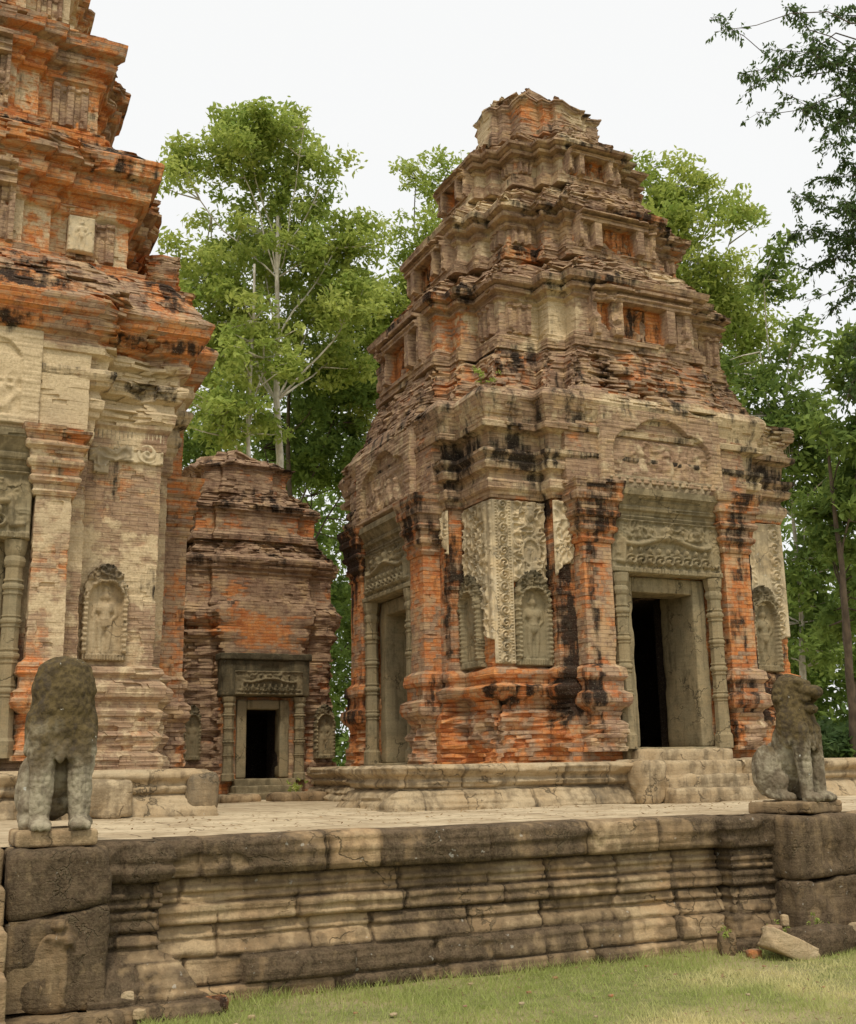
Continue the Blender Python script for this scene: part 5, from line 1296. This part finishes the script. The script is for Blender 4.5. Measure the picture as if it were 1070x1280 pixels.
# ================================================================== grass, rubble, small plants
gm = leaf_mat('grass_blades', (.30, .38, .09), (.74, .66, .34), (.58, .64, .22))
rg = np.random.default_rng(55)
N = 170000
gx_ = rg.uniform(-1.2, 9.5, N); gy_ = 8.55 - (rg.random(N) ** 1.0) * 4.2
ok = ~((gx_ < 1.5) & (gy_ > 7.6)) & ~((gx_ > 6.95) & (gy_ > 7.75)) & (gy_ < 8.32)
den = fbm(gx_, gy_, 0, 1.7, 12, 4); ok &= (rg.random(N) < .25 + 1.6 * (den - .25)); gx_, gy_, den = gx_[ok], gy_[ok], den[ok]; N = len(gx_)
an = rg.uniform(0, 2 * math.pi, N); hh_ = rg.uniform(.014, .052, N) * (.6 + .9 * den) * (1 + .7 * (gy_ > 8.15)); wd = rg.uniform(.0022, .0042, N)
P0 = np.stack([gx_, gy_, np.full(N, -.004) + (fbm(gx_, gy_, 0, .8, 3) - .5) * .05], -1); ax = np.stack([np.cos(an), np.sin(an), 0 * an], -1)
ln = rg.normal(0, .5, (N, 3)) * hh_[:, None]; ln[:, 2] = hh_
V = np.stack([P0 - ax * wd[:, None], P0 + ax * wd[:, None], P0 + ln], 1).reshape(-1, 3); F = np.arange(3 * N).reshape(N, 3)
dry = np.clip(.22 + sst(fbm(gx_, gy_, 0, .7, 44, 4) + .055 * (gx_ - 4.2) - .10 * (gy_ - 6.5), .47, .66) + .35 * (rg.random(N) - .5), 0, 1)
col = np.zeros((3 * N, 4)); col[:, 3] = np.repeat(dry, 3)
set_props(mesh_obj('lawn_grass', V, F, gm, None, col=col, uv=V[:, :2]), 'short green and straw coloured grass in front of the platform wall', 'grass', kind='stuff')

lion(.985, 8.26, 'worn stone lion whose face has broken away, seen from the front at the left edge', True, 1)
stone_box('base_slab', .70, 1.24, 7.97, 8.62, PLAT, PLAT + .105, STONE, bpy.data.objects['lion_statue'], zone=(.2, 0, .25), res=.05, rnd=.012, nz=.008, seed=91)
lion(7.66, 8.26, 'sitting stone lion with open jaw and pale chest, turned to the right', False, 2, math.radians(20))
stone_box('base_slab', 7.30, 7.99, 7.95, 8.72, PLAT, PLAT + .105, STONE, bpy.data.objects['lion_statue.001'], zone=(.2, 0, .42), res=.05, rnd=.012, nz=.010, seed=92)

RK = 'loose stones at the foot of the platform wall'
def rock(x, y, r, mat, zone, label, seed, z=0, rot=0., group=RK, sq=1.):
    import bmesh
    bm = bmesh.new(); bmesh.ops.create_cube(bm, size=2); bmesh.ops.subdivide_edges(bm, edges=bm.edges[:], cuts=9, use_grid_fill=True)
    me = bpy.data.meshes.new('loose_stone'); bm.to_mesh(me); bm.free()
    co = np.zeros(len(me.vertices) * 3); me.vertices.foreach_get('co', co); co = co.reshape(-1, 3)
    nn = co / np.linalg.norm(co, axis=1)[:, None]; co = co * .58 * sq + nn * (1 - .58 * sq) * 1.1
    co *= (1 + .35 * (fbm(nn[:, 0] + seed * 3, nn[:, 1], nn[:, 2], 1.2, seed, 3) - .5) + .12 * (fbm(nn[:, 0], nn[:, 1], nn[:, 2], 5, seed + 4, 2) - .5))[:, None]
    co *= np.array(r); me.vertices.foreach_set('co', co.ravel()); me.update()
    me.polygons.foreach_set('use_smooth', [True] * len(me.polygons))
    a = me.color_attributes.new('Zone', 'FLOAT_COLOR', 'POINT'); a.data.foreach_set('color', np.tile([*zone, .5], (len(me.vertices), 1)).astype(np.float32).ravel())
    me.materials.append(mat); o = bpy.data.objects.new('loose_stone', me); scene.collection.objects.link(o)
    o.location = (x, y, z); o.rotation_euler = (0, rot, random.uniform(-.4, .4)); return set_props(o, label, 'stone', group)
rock(6.83, 7.66, (.23, .12, .085), PALE, (.2, 0, 0), 'pale slanting slab of stone lying on the grass below the right lion', 1, z=.085, rot=.42, sq=1.25)
rock(6.98, 7.86, (.030, .030, .048), PALE, (.2, 0, .1), 'small upright pale pebble perched behind the slanting slab', 2, z=.26)
rock(7.22, 7.72, (.30, .16, .13), STONE, (.2, 0, .8), 'large dark stone against the foot of the right pedestal', 3, z=.09)
rock(6.86, 7.86, (.07, .06, .07), BRICK, (.3, 0, .2), 'small brown stone tucked between slab and wall', 4, z=.16)
rock(6.62, 7.86, (.06, .05, .035), BRICK, (.5, 0, .3), 'little reddish stone left of the slanting slab', 5, z=.02)
rock(2.06, 8.00, (.085, .06, .055), BRICK, (.55, 0, .45), 'rust red laterite lump on the grass by the wall near the left pedestal', 6, z=.04)
rock(1.52, 7.84, (.04, .035, .03), PALE, (.3, 0, .0), 'small tan pebble beside the left pedestal, lower of two', 7, z=.06)
rock(1.46, 7.98, (.045, .04, .04), PALE, (.3, 0, .1), 'small tan pebble beside the left pedestal, upper of two', 8, z=.14)
rock(6.50, 8.05, (.075, .05, .10), STONE, (.3, 0, .45), 'small upright grey stone leaning on the wall near its right end', 9, z=.08)
rock(7.72, 7.66, (.14, .12, .13), PALE, (.3, 0, .1), 'tan block at the foot of the right pedestal, cut by the frame', 10, z=.10)
for i in range(26):
    x_, y_ = rg.uniform(1.8, 6.8), rg.uniform(6.2, 8.1); s_ = rg.uniform(.007, .018)
    o = rock(x_, y_, (s_ * 1.4, s_, s_ * .6), PALE if i % 3 else BRICK, (.3, 0, 0) if i % 3 else (.5, 0, .0), 'tiny pale chip of stone or dry leaf scattered in the lawn', 30 + i, z=.012, group='tiny chips scattered in the lawn')
def sprig(x, y, z, n, s, label, seed):
    r_ = np.random.default_rng(seed); V, F, cnt = [], [], 0; root = thing('weed', (x, y, z), label, 'plant', 'small weeds growing on the stones')
    P = r_.normal(0, s * .45, (n, 3)); P[:, 2] = np.abs(P[:, 2]) * 1.2; P += np.array([x, y, z]); cl_ = [(p, s * .25) for p in P]
    V, F, col = crown_mesh(cl_, s * .16, r_, 5, 1.); mesh_obj('leaves', V, F, LEAF_L, root, col=col, uv=V[:, :2])
    V, F = tube([wiggle((x, y, z - .02), P[k], .004, .002, 3, .05, r_) for k in range(0, n, 2)], 4); mesh_obj('stem', V, F, LEAF_M, root, col=np.tile([0, 0, 0, .5], (len(V), 1)), uv=V[:, :2])
sprig(6.50, 8.02, .16, 9, .10, 'tuft of bright green weed in the joint near the right end of the wall', 1)
sprig(6.95, 7.84, .16, 9, .09, 'green weed sprouting beside the small upright pebble', 2)
sprig(7.28, 7.80, .18, 10, .11, 'green weed sprouting on top of the large dark stone', 3)
sprig(MX - .16, MY - .12, 6.62, 10, .18, 'green weed growing on the broken cornice corner of the ruined tower', 4)
sprig(5.9, 12.9 + 5.0, PLAT + .14, 12, .2, 'grass tuft on the kerb stones before the small tower', 5)
KG = 'kerb stones laid on the platform before the small tower'
single('kerb_stone', (4.3, 4.92, 16.6, 16.95, PLAT - .03, PLAT + .12), STONE, (.2, 0, .25), 'low worn kerb stone before the small tower, left of the two', 'kerb stone', KG, seed=1, res=.06, rnd=.03, nz=.02)
single('kerb_stone', (5.0, 6.3, 16.3, 16.75, PLAT - .03, PLAT + .14), STONE, (.2, 0, .35), 'long low kerb stone before the small tower, right of the two', 'kerb stone', KG, seed=2, res=.06, rnd=.03, nz=.02)

# dry leaves and crumbs of brick lying on the paving and the lawn
rg = np.random.default_rng(77); N = 1500
xx = rg.uniform(1.3, 10, N); yy = np.where(rg.random(N) < .6, rg.uniform(8.55, 12.2, N), rg.uniform(5.5, 8.1, N)); near = (yy > 11.6) & (xx < 8.2); keep = ~((yy > 11.5) & ((xx < 3.3) | (xx > 5.0)))
xx, yy = xx[keep], yy[keep]; N = len(xx); zz = np.where(yy > 8.4, PLAT + .022, .022) + rg.uniform(0, .008, N)
a = rg.uniform(0, 2 * math.pi, N); s = rg.uniform(.008, .026, N); dx = np.stack([np.cos(a), np.sin(a), rg.normal(0, .25, N)], -1) * s[:, None]; dy = np.stack([-np.sin(a), np.cos(a), rg.normal(0, .25, N)], -1) * s[:, None] * .45
P = np.stack([xx, yy, zz], -1); V = np.stack([P - dx, P + dy, P + dx, P - dy], 1).reshape(-1, 3); col = np.zeros((4 * N, 4)); col[:, 3] = np.repeat(rg.random(N), 4)
LITTER = leaf_mat('dry_leaf_litter', (.16, .10, .05), (.42, .30, .16), (.3, .2, .1))
set_props(mesh_obj('leaf_litter', V, np.arange(4 * N).reshape(N, 4), LITTER, None, col=col, uv=V[:, :2]), 'dry brown leaf litter scattered over the paving and the lawn', 'leaf litter', kind='stuff')
